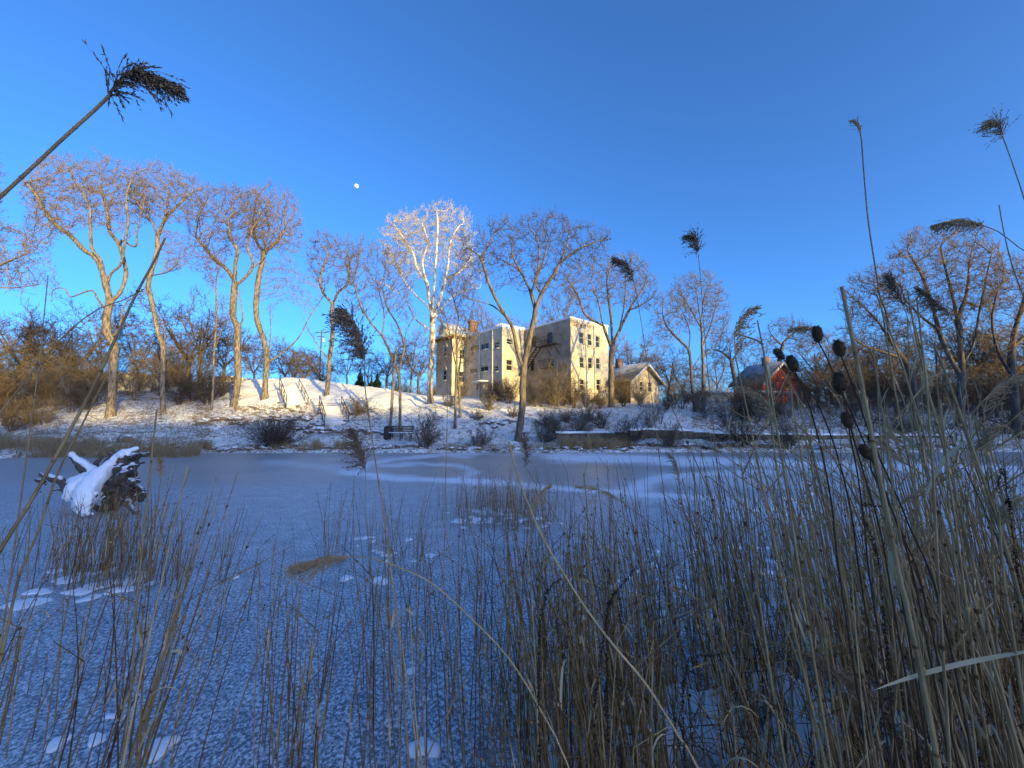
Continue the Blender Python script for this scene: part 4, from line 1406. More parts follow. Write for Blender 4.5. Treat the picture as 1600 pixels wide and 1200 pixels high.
# evergreens
def evergreen(px, ty, D, label, wid):
    b = P(px, 640, D); g = float(H(b[0], b[1])); top = P(px, ty, D)[2]; h = top - g
    r = empty('evergreen_tree', (b[0], b[1], g), label, 'tree', None)
    mb = MB(); mb.tube([[0, 0, -.3], [0, 0, h * .98]], [h * .02, .02], 6); mb.build('trunk', M['bark_dark'], r)
    mb = MB()
    n = 2600
    t = rng.random(n) ** .8
    a = rng.random(n) * 6.283
    lay = (np.sin(t * h * 5) * .5 + .5) * .35 + .65
    rr = wid * (1 - t) * lay
    S = np.stack([np.cos(a) * rr * .25, np.sin(a) * rr * .25, t * h + .3], 1)
    E = np.stack([np.cos(a) * rr, np.sin(a) * rr, t * h + .05 - rr * .12 + rng.normal(0, .1, n)], 1)
    mid = S * .4 + E * .6
    mb.spikes(S, E, .06, mid=mid + [0, 0, .05])
    mb.build('crown', M['needles'], r)


evergreen(588, 583, 70, 'rightmost of the dark spruces on the crest behind the plume', 2.0)
evergreen(561, 577, 72, 'leftmost and palest of the dark spruces on the crest', 2.1)
evergreen(579, 590, 74, 'shortest dark spruce, between the other two on the crest', 1.6)

# shrubs
SH = [generic_shrub(2.2, 1.6, 'twig_dark', 26), generic_shrub(2.6, 1.1, 'twig_orange', 26, arch=.2), generic_shrub(1.6, 1.4, 'twig_grey', 22), generic_shrub(3.4, 1.6, 'twig_grey', 20, twd=5), generic_shrub(3.2, 2.0, 'twig_dark', 26, twd=5, rs=.017)]
SH.append(generic_shrub(2.6, .9, 'twig_dark', 13, twd=3, rs=.014, arch=.1)); SH.append(generic_shrub(3.0, 1.3, 'twig_grey', 11, twd=4, rs=.015, arch=.2))
SHH = [2.2, 2.6, 1.6, 3.4, 3.2, 2.6, 3.0]


U_ = random.uniform


def place_shrub(px, D, h, k, label, group=None, wide=1.0):
    b = P(px, 650, D); g = float(H(b[0], b[1]))
    o = link('shrub', SH[k], loc=(b[0], b[1], g))
    s_ = h / SHH[k]
    o.scale = (s_ * wide, s_ * wide, s_); o.rotation_euler = (0, 0, random.uniform(0, 6.28))
    return tag(o, label, 'shrub', group)


place_shrub(425, 25.3, 2.4, 0, 'dark fan-shaped bare shrub at the water edge left of centre', wide=1.25)
place_shrub(436, 25.6, 2.1, 0, 'low dark shrub tangled with the fan-shaped one, on its right')
place_shrub(665, 26.2, 2.6, 2, 'vase-shaped bare shrub right of the bench', wide=.9)
place_shrub(748, 26.5, 1.5, 2, 'small pale twiggy shrub on the shore before the elm')
place_shrub(450, 26.2, 1.3, 2, 'small tuft of a shrub beside the fan-shaped ones')
place_shrub(985, 26.0, 2.2, 0, 'bare shrub on the shore in front of the stone wall, leftmost there')
place_shrub(1045, 25.9, 1.8, 2, 'bare shrub on the shore in front of the stone wall, below the forked tree')
place_shrub(1155, 26.0, 2.3, 0, 'dark round bare shrub on the shore before the wall, widest there', wide=1.3)
place_shrub(1228, 25.7, 2.0, 0, 'snow-topped dark shrub overhanging the far ice edge')
for px, D, h, k, wd in ((300, 36, 4.0, 4, 1.1), (278, 35, 3.2, 4, 1.2), (322, 35, 3.4, 4, 1.1), (345, 37, 3.0, 4, 1.0), (250, 38, 3, 3, 1.2),
                        (15, 33, 3.6, 1, 1.2), (45, 34, 3.4, 3, 1.3), (80, 35, 3.2, 1, 1.2), (110, 33, 3.0, 3, 1.0), (135, 34, 2.8, 0, 1.0), (-30, 32, 3.6, 1, 1.3),
                        (210, 36, 2.6, 3, 1.0), (65, 30, 2.2, 2, 1.2), (20, 28, 2.2, 1, 1.1)):
    place_shrub(px, D, h, k, 'tangled bare brush ' + where(px), 'brush ' + where(px), wd)
for px, D, h, k in ((845, 40, 4.2, 3), (862, 41, 3.6, 1), (880, 41, 4.5, 3), (897, 40, 3.4, 1), (835, 39, 3.5, 3), (915, 40, 2.6, 1), (938, 39, 2.4, 1), (958, 40, 3.2, 3), (870, 39, 5.0, 3), (795, 41, 3, 0), (780, 42, 2.8, 0), (975, 41, 3.6, 1), (1000, 41, 3.0, 3), (720, 44, 2.4, 1)):
    place_shrub(px, D, h, k, 'tall thin sunlit shoots growing ' + where(px), 'thin shoots ' + where(px), .8)
for i in range(70):
    px = random.choice((U_(-60, 350), U_(-60, 350), U_(690, 1010), U_(1290, 1640), U_(1290, 1640)))
    D = U_(37, 50) if px < 400 or px > 1200 else U_(40.5, 43.5)
    place_shrub(px, D, U_(3.2, 6.5) if px < 400 or px > 1200 else U_(2, 4.2), random.choice((5, 6, 6, 3)), 'tall bare thicket ' + where(px), 'tall thicket ' + where(px), 1.0)
for px, D, h, k in LATE: place_shrub(px, D, h, k, 'tall see-through brush screening the red house', 'brush screening the red house', .9)
for i in range(50):
    px = 1010 + i * 12.2 + random.uniform(-8, 8); D = random.uniform(30, 40)
    place_shrub(px, D, random.uniform(1.6, 3.6), random.choice((5, 6, 5, 6, 1, 4, 3)), 'leafless bank brush ' + where(px), 'brush on the shaded bank, ' + where(px), random.uniform(.8, 1.2))
for i in range(12):
    px = 1330 + i * 26 + random.uniform(-8, 8)
    place_shrub(px, random.uniform(26, 30), random.uniform(1.2, 2.4), random.choice((5, 2, 6)), 'low shoreline brush ' + where(px), 'low brush near the right shoreline, ' + where(px), 1.1)
for px, D in ((560, 33), (745, 33), (765, 36), (800, 34), (860, 32), (885, 33), (920, 33), (940, 31), (700, 36), (850, 28), (870, 30), (905, 29)):
    place_shrub(px, D, random.uniform(1.0, 2.0), random.choice((0, 2, 2)), 'knee-high bare shrub ' + where(px), 'knee-high shrubs, ' + where(px), 1.1)

# ------------------------------------------------------------------ rocks
import bmesh


def rock_mesh(seed):
    bm = bmesh.new()
    bmesh.ops.create_icosphere(bm, subdivisions=2, radius=1)
    rs = np.random.default_rng(seed)
    cuts = [(v / np.linalg.norm(v), rs.uniform(.45, .8)) for v in rs.normal(size=(9, 3))]
    for v in bm.verts:
        p = np.array(v.co)
        for nn, d in cuts:
            e = p @ nn - d
            if e > 0: p = p - nn * e
        v.co = p + rs.normal(0, .02, 3)
    me = bpy.data.meshes.new('rock'); bm.to_mesh(me); bm.free()
    me.materials.append(M['rock'])
    return me


RK = [rock_mesh(i) for i in range(7)]
rocks = 0


def place_rock(px, D, s, label, group, flat=.6):
    global rocks
    s *= 1.3
    b = P(px, 650, D); g = float(H(b[0], b[1]))
    o = link('rock', random.choice(RK), loc=(b[0], b[1], g + s * .12))
    o.scale = (s * random.uniform(.8, 1.5), s * random.uniform(.7, 1.1), s * flat * random.uniform(.7, 1.2))
    o.rotation_euler = (random.uniform(-.2, .2), random.uniform(-.2, .2), random.uniform(0, 6.28))
    tag(o, label, 'rock', group); rocks += 1


def rock_row(pa, pb, D0, D1, n, s0, s1, label, group, spread=.25):
    for i in range(n):
        t = (i + random.uniform(-.4, .4)) / n
        place_rock(pa + (pb - pa) * t, D0 + (D1 - D0) * t + random.gauss(0, spread), random.uniform(s0, s1), label, group)


rock_row(314, 388, 31.2, 31.4, 20, .22, .48, 'snow-capped boulder in the stone row left of the steps', 'row of boulders left of the steps')
rock_row(425, 530, 31.9, 31.8, 24, .18, .36, 'flat brown stone in the upper terrace row below the steps', 'upper terrace row below the steps')
rock_row(462, 606, 29.9, 29.6, 34, .2, .42, 'dark boulder in the lower terrace row ending at the bench', 'lower terrace row ending at the bench')
rock_row(370, 470, 34.2, 34.6, 16, .15, .3, 'snowy stone edging the upper slope under the mound', 'stones under the snow mound', .4)
rock_row(400, 560, 33, 33, 14, .15, .28, 'stone scattered between the terrace rows', 'stones scattered between the rows', .8)
rock_row(330, 660, 25.0, 25.4, 34, .14, .3, 'snowy stone on the middle stretch of far shoreline', 'stones on the middle far shoreline', .3)
rock_row(660, 1000, 25.1, 25.4, 30, .14, .28, 'snowy stone on the shoreline below the elm', 'stones on the shoreline below the elm', .3)
rock_row(1000, 1560, 25.6, 26.0, 40, .15, .34, 'snowy stone on the right stretch of far shoreline', 'stones on the right far shoreline', .4)
rock_row(750, 820, 31.5, 32.5, 12, .15, .3, 'dark stone on the slope left of the elm trunk', 'stones left of the elm trunk', .5)
rock_row(20, 300, 23.6, 25.2, 18, .12, .26, 'stone at the left end of the far shoreline', 'stones at the left far shoreline', .3)
b = P(197, 670, 26); o = link('rock', RK[2], loc=(b[0], b[1], float(H(b[0], b[1])) + .2)); o.scale = (.5, .4, .42)
tag(o, 'squarish brown block with snow cap below the two left trees', 'rock')

# stone retaining wall: separate stones
root = empty('stone_wall', (0, 0, 0), 'long dark dry stone retaining wall along the right shore', 'wall')
me_st = []
for i in range(4):
    bm = bmesh.new(); bmesh.ops.create_cube(bm, size=1)
    bmesh.ops.bevel(bm, geom=list(bm.edges), offset=.09, segments=1, affect='EDGES')
    for v in bm.verts: v.co += Vector(rng.normal(0, .025, 3))
    me = bpy.data.meshes.new('stone'); bm.to_mesh(me); bm.free(); me.materials.append(M['wall_stone']); me_st.append(me)
pts = [(868, 27.6, 677), (960, 27.7, 676), (1000, 27.9, 671), (1060, 28.0, 672), (1130, 27.9, 678), (1230, 28.0, 679), (1330, 28.2, 680), (1470, 28.5, 681), (1640, 28.5, 682)]
for (pa, Da, ya), (pb, Db, yb) in zip(pts[:-1], pts[1:]):
    A_ = P(pa, ya, Da); B_ = P(pb, yb, Db)
    L = np.linalg.norm(B_[:2] - A_[:2]); k = max(2, int(L / .85))
    ang = math.atan2(B_[1] - A_[1], B_[0] - A_[0])
    for course in range(2):
        for i in range(k):
            t = (i + .5 + (.4 if course else 0)) / k
            p = A_ + (B_ - A_) * t
            h_ = .34
            z = p[2] - .02 - h_ * (course + .5)
            o = link('stone', random.choice(me_st), root, (p[0], p[1] + random.uniform(-.04, .04), z))
            o.scale = (L / k * random.uniform(.9, 1.0), .5, h_ * .97); o.rotation_euler = (0, random.uniform(-.03, .03), ang)
    mb = MB(); n_ = max(3, int(L / .5))
    sp = np.array([A_ + (B_ - A_) * t + [0, .12, .02 + .04 * rng.random()] for t in np.linspace(0, 1, n_)])
    mb.tube(sp + [0, .05, -.04], .11 + .03 * rng.random(n_), 6)
    mb.build('snow_cap', M['snow'], root, smooth=True)


# ------------------------------------------------------------------ steps with railings
def steps(pxa, D0, pxb, D1, n, wd, label):
    a = P(pxa, 640, D0); b = P(pxb, 640, D1)
    za = float(H(a[0], a[1])) + .05; zb_ = float(H(b[0], b[1])) + .1
    r = empty('stairway', (a[0], a[1], za), label, 'stairs')
    d = np.array([b[0] - a[0], b[1] - a[1], 0]); L = np.linalg.norm(d); d /= L
    s_ = np.array([d[1], -d[0], 0])
    me = None
    for i in range(n):
        t = i / n
        mb = MB()
        mb.bar(-s_ * wd / 2, s_ * wd / 2, L / n * 1.05, .3)
        c = d * L * (t + .5 / n) + np.array([0, 0, (zb_ - za) * (t + 1 / n) - .15])
        o = mb.build('step', M['concrete'], r); o.location = c
    for sd_ in (-1, 1):
        mb = MB()
        e = s_ * sd_ * (wd / 2 + .05)
        q0 = e + np.array([0, 0, .95]); q1 = e + d * L + np.array([0, 0, zb_ - za + .95])
        mb.tube([q0 - d * .15 - [0, 0, .25], q0, q1], .035, 6)
        mb.tube([q0 - [0, 0, .45], q1 - [0, 0, .45]], .022, 6)
        for t in (0, .33, .66, 1):
            q = q0 + (q1 - q0) * t; mb.tube([q - [0, 0, 1.15], q], .03, 6)
        mb.build('railing', M['iron'], r)


steps(464, 34.3, 450, 38.5, 11, 1.6, 'upper flight of snowy steps with dark handrails, set in the snow mound')
steps(527, 31.4, 516, 34.2, 8, 1.7, 'lower flight of snowy steps with dark handrails, nearer the bench')

# bench and bin
b = P(627, 672, 28.2); g = float(H(b[0], b[1]))
r = empty('park_bench', (b[0], b[1], g), 'dark park bench with snow on the seat facing the pond', 'bench')
for i in range(4):
    mb = MB(); mb.box((-.85, -.28 + i * .13, .42), (.85, -.17 + i * .13, .46)); mb.build('seat_slat', M['bench_wood'], r)
for i in range(4):
    mb = MB(); mb.box((-.85, .27 + i * .025, .52 + i * .12), (.85, .31 + i * .025, .61 + i * .12)); mb.build('back_slat', M['bench_wood'], r)
for x in (-.7, 0, .7):
    mb = MB(); mb.box((x - .03, -.26, -.2), (x + .03, -.2, .42)); mb.box((x - .03, .2, -.2), (x + .03, .27, .42)); mb.bar((x, .25, .42), (x, .38, .98), .05, .05)
    mb.build('leg', M['iron'], r)
mb = MB(); mb.box((-.82, -.27, .462), (.82, .2, .53)); mb.build('snow_layer', M['snow'], r)
b = P(606, 674, 28.3); g = float(H(b[0], b[1]))
r = empty('litter_bin', (b[0], b[1], g), 'black round litter bin standing left of the bench', 'bin')
mb = MB(); mb.tube([[0, 0, -.1], [0, 0, .1], [0, 0, .72], [0, 0, .8]], [.26, .27, .3, .26], 14); mb.build('body', M['iron'], r, smooth=False)
mb = MB(); mb.tube([[0, 0, .8], [0, 0, .86], [0, 0, .93]], [.31, .28, .1], 14); mb.build('lid', M['iron'], r)
for px, D, h, lab in ((497, 75, 516, 'wooden utility pole with crossarm beyond the crest, left of the plume'),):
    b = P(px, 640, D); g = float(H(b[0], b[1])); zt = P(px, h, D)[2] - g
    r = empty('utility_pole', (b[0], b[1], g), lab, 'pole')
    mb = MB(); mb.tube([[0, 0, -.5], [0, 0, zt]], [.16, .11], 7); mb.build('pole', M['bark_dark'], r)
    mb = MB(); mb.bar((-1.1, -.15, zt - .5), (1.1, -.15, zt - .5), .12, .14); mb.bar((-.8, -.15, zt - 1.3), (.8, -.15, zt - 1.3), .1, .12); mb.build('crossarm', M['bark_dark'], r)
    mb = MB(); mb.tube([[.35, .1, zt - 2.4], [.35, .1, zt - 1.7]], .22, 8); mb.build('transformer', M['concrete'], r)

# ------------------------------------------------------------------ driftwood stump in the ice
def vox(mbs, voxel, name, mat_, parent, disp=.02, seed=1):
    me = mbs.mesh('tmp', mat_)
    o = bpy.data.objects.new('tmp', me); COL.objects.link(o)
    md = o.modifiers.new('r', 'REMESH'); md.mode = 'VOXEL'; md.voxel_size = voxel; md.use_smooth_shade = True
    dg = bpy.context.evaluated_depsgraph_get(); dg.update()
    ev = o.evaluated_get(dg); m2 = bpy.data.meshes.new_from_object(ev)
    bpy.data.objects.remove(o)
    n = len(m2.vertices); co = np.zeros(n * 3, np.float32); m2.vertices.foreach_get('co', co); co = co.reshape(-1, 3)
    no = np.zeros(n * 3, np.float32); m2.vertices.foreach_get('normal', no); no = no.reshape(-1, 3)
    q = (fbm(co[:, 0] * 7 + co[:, 2] * 5, co[:, 1] * 7 - co[:, 2] * 4, seed) - .5) * 2 + (fbm(co[:, 0] * 22 + co[:, 2] * 17, co[:, 1] * 22 + 9, seed + 4) - .5)
    co = co + no * (q * disp)[:, None]
    m2.vertices.foreach_set('co', co.ravel()); m2.materials.clear(); m2.materials.append(mat_); m2.update()
    for p in m2.polygons: p.use_smooth = True
    return link(name, m2, parent)


SD = 9.0
def SP(px, py, dd=0): return P(px, py, SD + dd) - stump0
stump0 = np.array([G(140, 792)[0], SD, 0.0])
r = empty('fallen_stump', stump0, 'upturned dark tree stump with spreading roots under thick snow, frozen into the pond', 'stump')
wood = MB()
def wd(pl, rr, dd=None):
    dd = dd or [0] * len(pl)
    pts = resample(np.array([SP(q[0], q[1], e) for q, e in zip(pl, dd)]), .08)
    wood.tube(pts, np.interp(np.linspace(0, 1, len(pts)), np.linspace(0, 1, len(rr)), rr), 9, rough=.5)
wd([(150, 792), (166, 775), (176, 752), (184, 735), (196, 716)], [.30, .36, .36, .28, .16], [.1, .15, .2, .2, .2])
wd([(160, 780), (185, 770), (198, 775)], [.30, .24, .12], [.1, 0, 0])
wd([(175, 765), (190, 755), (203, 735), (211, 718)], [.22, .22, .14, .06], [0, 0, 0, 0])
wd([(180, 735), (192, 722), (208, 714), (232, 710)], [.2, .15, .10, .045], [.1, .1, 0, 0])
wd([(178, 745), (150, 745), (140, 738), (126, 726), (110, 712)], [.2, .17, .13, .10, .06], [.1, .1, 0, 0, 0])
wd([(165, 765), (130, 768), (105, 760), (96, 752), (80, 748), (62, 740)], [.2, .18, .12, .08, .055, .04], [.1, 0, 0, 0, 0, 0])
wd([(130, 770), (110, 766), (96, 759), (72, 754), (55, 750)], [.15, .12, .07, .05, .04], [.1, .1, .1, .1, .1])
wd([(140, 780), (115, 774), (98, 769), (80, 772), (60, 770)], [.18, .13, .08, .06, .04])
wd([(180, 740), (165, 728), (172, 716), (182, 704)], [.14, .08, .05, .04], [.3, .5, .6, .6])
wd([(160, 745), (150, 730), (160, 712)], [.12, .06, .04], [.3, .5, .6])
wd([(188, 757), (205, 752), (216, 748)], [.14, .07, .04], [.0, -.1, -.1])
wd([(180, 785), (165, 780), (146, 776)], [.14, .07, .04], [-.1, -.35, -.5])
wd([(170, 785), (152, 792), (128, 797)], [.14, .07, .04], [-.1, -.4, -.6])
wd([(190, 738), (206, 730), (226, 722)], [.13, .06, .04], [0, -.1, -.1])
rr_ = random.Random(3)
for k in range(16):
    a = rr_.uniform(-1.9, 1.3); L_ = rr_.uniform(22, 44); x0, y0 = 186 + rr_.uniform(-8, 8), 752 + rr_.uniform(-18, 22)
    x1, y1 = x0 + math.cos(a) * L_, y0 + math.sin(a) * L_ * .8
    wd([(x0, y0), ((x0 + x1) / 2 + rr_.uniform(-5, 5), (y0 + y1) / 2 + rr_.uniform(-6, 6)), (x1, y1)], [.12, .07, .038], [.1, rr_.uniform(-.4, .2), rr_.uniform(-.6, .3)])
vox(wood, .028, 'root_mass', M['wood_dark'], r, .05)
sn = MB()
def sw(pl, rr, dd=None):
    dd = dd or [0] * len(pl)
    pts = resample(np.array([SP(q[0], q[1], e) for q, e in zip(pl, dd)]), .08)
    sn.tube(pts, np.interp(np.linspace(0, 1, len(pts)), np.linspace(0, 1, len(rr)), rr), 10)
sw([(172, 728), (160, 740), (140, 762), (124, 792)], [.10, .19, .21, .12], [-.05, -.2, -.4, -.65])
sw([(176, 736), (168, 752), (158, 772), (150, 788)], [.12, .18, .18, .08], [-.15, -.25, -.4, -.55])
sw([(165, 735), (142, 750), (118, 766), (104, 782)], [.12, .2, .2, .1], [-.1, -.2, -.3, -.4])
sw([(150, 745), (128, 752), (108, 752)], [.16, .17, .07], [-.15, -.12, -.08])
sw([(150, 765), (135, 778), (132, 795)], [.2, .2, .12], [-.4, -.5, -.6])
sw([(120, 775), (118, 785), (126, 799), (144, 803)], [.14, .14, .08, .05], [-.4, -.5, -.6, -.6])
sw([(170, 730), (184, 716), (198, 706), (216, 700)], [.12, .12, .10, .04], [-.05, .0, .0, .1])
sw([(110, 708), (122, 717), (136, 727), (150, 738)], [.035, .065, .075, .08], [-.05, -.05, -.05, -.05])
sw([(185, 738), (196, 730), (210, 724)], [.07, .05, .03], [-.2, -.2, -.2])
sw([(68, 736), (82, 743), (96, 748)], [.02, .03, .035], [0, 0, 0])
vox(sn, .035, 'snow_cap', M['snow'], r, .045, 5)

# ------------------------------------------------------------------ moon
mo = P(557, 291, 900)
bm = bmesh.new(); bmesh.ops.create_uvsphere(bm, u_segments=32, v_segments=16, radius=5.4)
me = bpy.data.meshes.new('moon'); bm.to_mesh(me); bm.free()
for p in me.polygons: p.use_smooth = True
me.materials.append(simple('moon_rock', (.45, .47, .5), (.85, .88, .92), .12, bmp=0))
o = link('moon', me, loc=mo); tag(o, 'small pale gibbous moon in the blue sky above the trees', 'moon')

# ------------------------------------------------------------------ grasses on the far shore
mb = MB()
def tufts(pa, pb, D0, D1, n, h0, h1, blades=16):
    for i in range(n):
        px = random.uniform(pa, pb); D = random.uniform(D0, D1)
        b = P(px, 690, D); g = float(H(b[0], b[1]))
        if g < -.1: g = 0
        k = blades
        S = np.tile([[b[0], b[1], g - .02]], (k, 1)) + rng.normal(0, .09, (k, 3)) * [1, 1, 0]
        d = rng.normal(0, .22, (k, 3)); d[:, 2] = 1
        L = rng.uniform(h0, h1, (k, 1))
        mid = S + d * L * .55; d2 = d + rng.normal(0, .3, (k, 3)); E = mid + d2 * L * .45
        mb.spikes(S, E, .007, mid=mid)
tufts(-60, 310, 21.2, 24.8, 330, .3, .95, 20)
tufts(310, 330, 24.5, 25.5, 20, .3, .7)
tufts(380, 560, 24.6, 25.6, 60, .2, .6)
tufts(525, 545, 25, 26, 16, .4, .8)
tufts(490, 500, 24.8, 25.4, 10, .4, .9)
tufts(870, 985, 25.2, 26.6, 150, .4, .95, 18)
tufts(700, 870, 24.9, 26, 50, .2, .5)
tufts(985, 1600, 25.4, 27.5, 150, .2, .5)
tufts(300, 1000, 26.5, 35, 330, .15, .4, 9)
tufts(0, 330, 25, 36, 330, .15, .55, 9)
tufts(850, 1300, 27.5, 40, 260, .2, .6, 9)
tag(mb.build('shore_grass', M['grass_dry']), 'dry straw-coloured grass fringing the far shore', 'grass', kind='stuff')
# litter twigs lying on the banks
mb = MB(); n = 2600
px = rng.uniform(-50, 1650, n); D = rng.uniform(25.5, 37, n)
X = (px - 800) / F * D; Z = H(X, D)
a = rng.random(n) * 6.28; L = rng.uniform(.1, .7, n)
S = np.stack([X, D, Z + .02], 1)
EX = X + np.cos(a) * L; EY = D + np.sin(a) * L
E = np.stack([EX, EY, H(EX, EY) + rng.uniform(.0, .18, n)], 1)
mb.spikes(S, E, .016)
tag(mb.build('fallen_twigs', M['twig_dark']), 'dark fallen twigs strewn over the snowy banks', 'twigs', kind='stuff')

# snow tufts on the ice
def lump_mesh(seed):
    rs = np.random.default_rng(seed)
    bm = bmesh.new(); bmesh.ops.create_icosphere(bm, subdivisions=3, radius=1)
    ph = rs.random(6) * 6
    for v in bm.verts:
        a = math.atan2(v.co.y, v.co.x)
        k = 1 + .22 * math.sin(2 * a + ph[0]) + .16 * math.sin(3 * a + ph[1]) + .1 * math.sin(5 * a + ph[2])
        z = v.co.z; k *= 1 + .35 * (float(vnoise(v.co.x * 3 + seed * 9, v.co.y * 3, seed)) - .5)
        v.co.x *= k; v.co.y *= k
        v.co.z = (z * (.6 + .9 * float(fbm(v.co.x * 2.3 + seed * 5, v.co.y * 2.3, seed)) + .2 * math.sin(v.co.x * 4 + ph[3]) * math.cos(v.co.y * 5 + ph[4]))) if z > 0 else z * .1
    me = bpy.data.meshes.new('snow_lump'); bm.to_mesh(me); bm.free()
    for p in me.polygons: p.use_smooth = True
    me.materials.append(M['snow']); return me


LM = [lump_mesh(i) for i in range(6)]
def lump(px, py, wpx, label, group=None, hf=.28):
    x, y = G(px, py); s_ = wpx / F * y / 2
    o = link('snow_lump', random.choice(LM), loc=(x, y, 0.0))
    o.scale = (s_, s_ * random.uniform(.6, .9), s_ * hf); o.rotation_euler = (0, 0, random.uniform(-.5, .5))
    return tag(o, label, 'snow', group)


for i in range(46):
    t = random.random()
    lump(random.gauss(775, 48) + 20 * (t - .5), 795 + 32 * t + (0), random.uniform(6, 18), 'small snow lump around the mid-pond reed clump', 'snow lumps around the mid-pond reeds')
for px, py, w_ in ((60, 925, 60), (110, 905, 70), (125, 925, 60), (155, 915, 70), (205, 908, 55), (60, 940, 60), (210, 895, 30), (165, 878, 35), (85, 893, 45), (170, 892, 50), (140, 935, 45), (235, 912, 30), (190, 922, 60), (30, 945, 70)):
    lump(px, py, w_ * .62, 'long low snow patch at the foot of the left reed clump', 'snow patches at the left reed clump', .16)
for i in range(34):
    lump(random.uniform(930, 1230), random.uniform(855, 985), random.uniform(10, 26), 'snow lump between the reeds right of centre', 'snow lumps right of centre')
for i in range(14):
    lump(random.uniform(1150, 1290), random.uniform(772, 812), random.uniform(8, 22), 'snow lump on the pale ice at far right', 'snow lumps on the far right ice')
for px, py, w_, lab in ((367, 902, 14, 'lone white snow knob on open ice right of the left reeds'), (248, 1172, 44, 'smooth white snow lump at the bottom left, largest there'),
                        (150, 1157, 28, 'small snow lump left of the smooth one at bottom left'), (90, 1163, 30, 'flat snow lump nearest the bottom left corner'),
                        (172, 1120, 16, 'tiny snow lump under the bottom left reeds'), (660, 1172, 46, 'rounded snow lump among stalks at bottom centre'),
                        (643, 1050, 20, 'single snow knob on a stalk in the centre foreground'), (540, 905, 20, 'snow tuft beneath the drooping tan plume'), (595, 910, 26, 'snow tuft right of the drooping plume'),
                        (665, 1092, 12, 'tiny snow knob above the rounded lump at bottom centre')):
    lump(px, py, w_, lab, hf=.45)
for i in range(18):
    lump(random.uniform(520, 680), random.uniform(840, 880), random.uniform(7, 18), 'small snow tuft under the thin reeds left of centre', 'snow tufts left of centre')
for px, py, w_, lab in ((1105, 1130, 120, 'large snow mound low right of centre, split by stalks'), (1120, 1165, 100, 'snow mound just below the large split one'),
                        (1245, 1115, 120, 'tall snow hump beneath the fluffy grey plume'), (1290, 1165, 150, 'broad snow mound nearest the bottom right'),
                        (1020, 1180, 110, 'snow mound left of the large split one, at the frame bottom'), (940, 1120, 60, 'narrow snow mound among dense stalks at bottom centre-right'),
                        (870, 1185, 70, 'snow mound at the bottom edge, right of the rounded lump'), (1420, 1170, 120, 'snow mound behind the pale sword leaf'), (1540, 1140, 110, 'snow mound near the bottom right corner'),
                        (1190, 1195, 90, 'small mound between the hump and the split one, at the frame bottom')):
    x, y = G(px, py); s_ = w_ / F * y / 2
    o = link('snow_mound', random.choice(LM), loc=(x, y, max(0, float(Hbase(x, y)) - .02)))
    o.scale = (s_, s_ * .85, s_ * .55); o.rotation_euler = (0, 0, random.random() * 6)
    tag(o, lab, 'snow')


# ------------------------------------------------------------------ reeds
def blade(mb, base, d, L, wd_, droop, m=0, seg=6, twist=1.2):
    d = np.asarray(d, float); d /= np.linalg.norm(d)
    p = np.array(base, float); side = np.cross(d, [0, 0, 1.0]); side /= np.linalg.norm(side) + 1e-9
    if np.linalg.norm(side) < .5: side = np.array([1., 0, 0])
    tw = random.uniform(-twist, twist)
    vs = []
    for i in range(seg + 1):
        t = i / seg
        w_ = wd_ * (math.sin(math.pi * min(1, .25 + t * .75)) ** .8) * .5 + .0006
        nrm = np.cross(side, d)
        s2 = side * math.cos(tw * t) + nrm * math.sin(tw * t)
        vs += [p - s2 * w_, p + s2 * w_ + nrm * w_ * .0]
        p = p + d * L / seg
        d = d + np.array([0, 0, -droop * (1.0 + t) / seg]); d /= np.linalg.norm(d)
    f = [[2 * i, 2 * i + 1, 2 * i + 3, 2 * i + 2] for i in range(seg)]
    mb.add(vs, f4=f, m=m)


def plume_into(mb, pts, wid, n=120, droop=.45, side=None, m=0, th=.0011):
    n = int(n * 1.15)
    """feathery reed head: pts = rachis polyline; branchlets droop and trail"""
    pts = resample(pts, np.linalg.norm(np.asarray(pts)[-1] - np.asarray(pts)[0]) / 14)
    mb.tube(pts, np.linspace(.002, .0006, len(pts)), 4, m=m)
    L = len(pts)
    tt = rng.random(n) ** .9
    idx = tt * (L - 1.01); i0 = idx.astype(int); fr = (idx - i0)[:, None]
    S = pts[i0] * (1 - fr) + pts[i0 + 1] * fr
    T = pts[i0 + 1] - pts[i0]; T /= np.linalg.norm(T, axis=1)[:, None]
    pr = np.sin(np.clip(.25 + tt * .75, 0, 1) * math.pi)[:, None] ** .7 + .12
    rnd = rng.normal(0, .38, (n, 3))
    if side is not None: rnd = rnd + np.asarray(side) * .75
    d = T * 1.0 + rnd
    d /= np.linalg.norm(d, axis=1)[:, None]
    BL = wid * pr * rng.uniform(.45, 1.35, (n, 1))
    mid = S + d * BL * .5
    d2 = d + np.array([0, 0, -droop]) + T * .3; d2 /= np.linalg.norm(d2, axis=1)[:, None]
    E = mid + d2 * BL * .6
    mb.spikes(S, E, th * .8, mid=mid, m=m)
    k = 11
    u = rng.random((n * k, 1))
    S2 = np.where(u < .45, np.repeat(S, k, 0) + (np.repeat(mid, k, 0) - np.repeat(S, k, 0)) * u / .45, np.repeat(mid, k, 0) + (np.repeat(E, k, 0) - np.repeat(mid, k, 0)) * (u - .45) / .55)
    d3 = np.repeat(d2, k, 0) + rng.normal(0, .35, (n * k, 3)); d3 /= np.linalg.norm(d3, axis=1)[:, None]
    l3 = wid * rng.uniform(.10, .2, (n * k, 1))
    mb.spikes(S2, S2 + d3 * l3, th * 1.5, mid=S2 + d3 * l3 * .5, m=m)


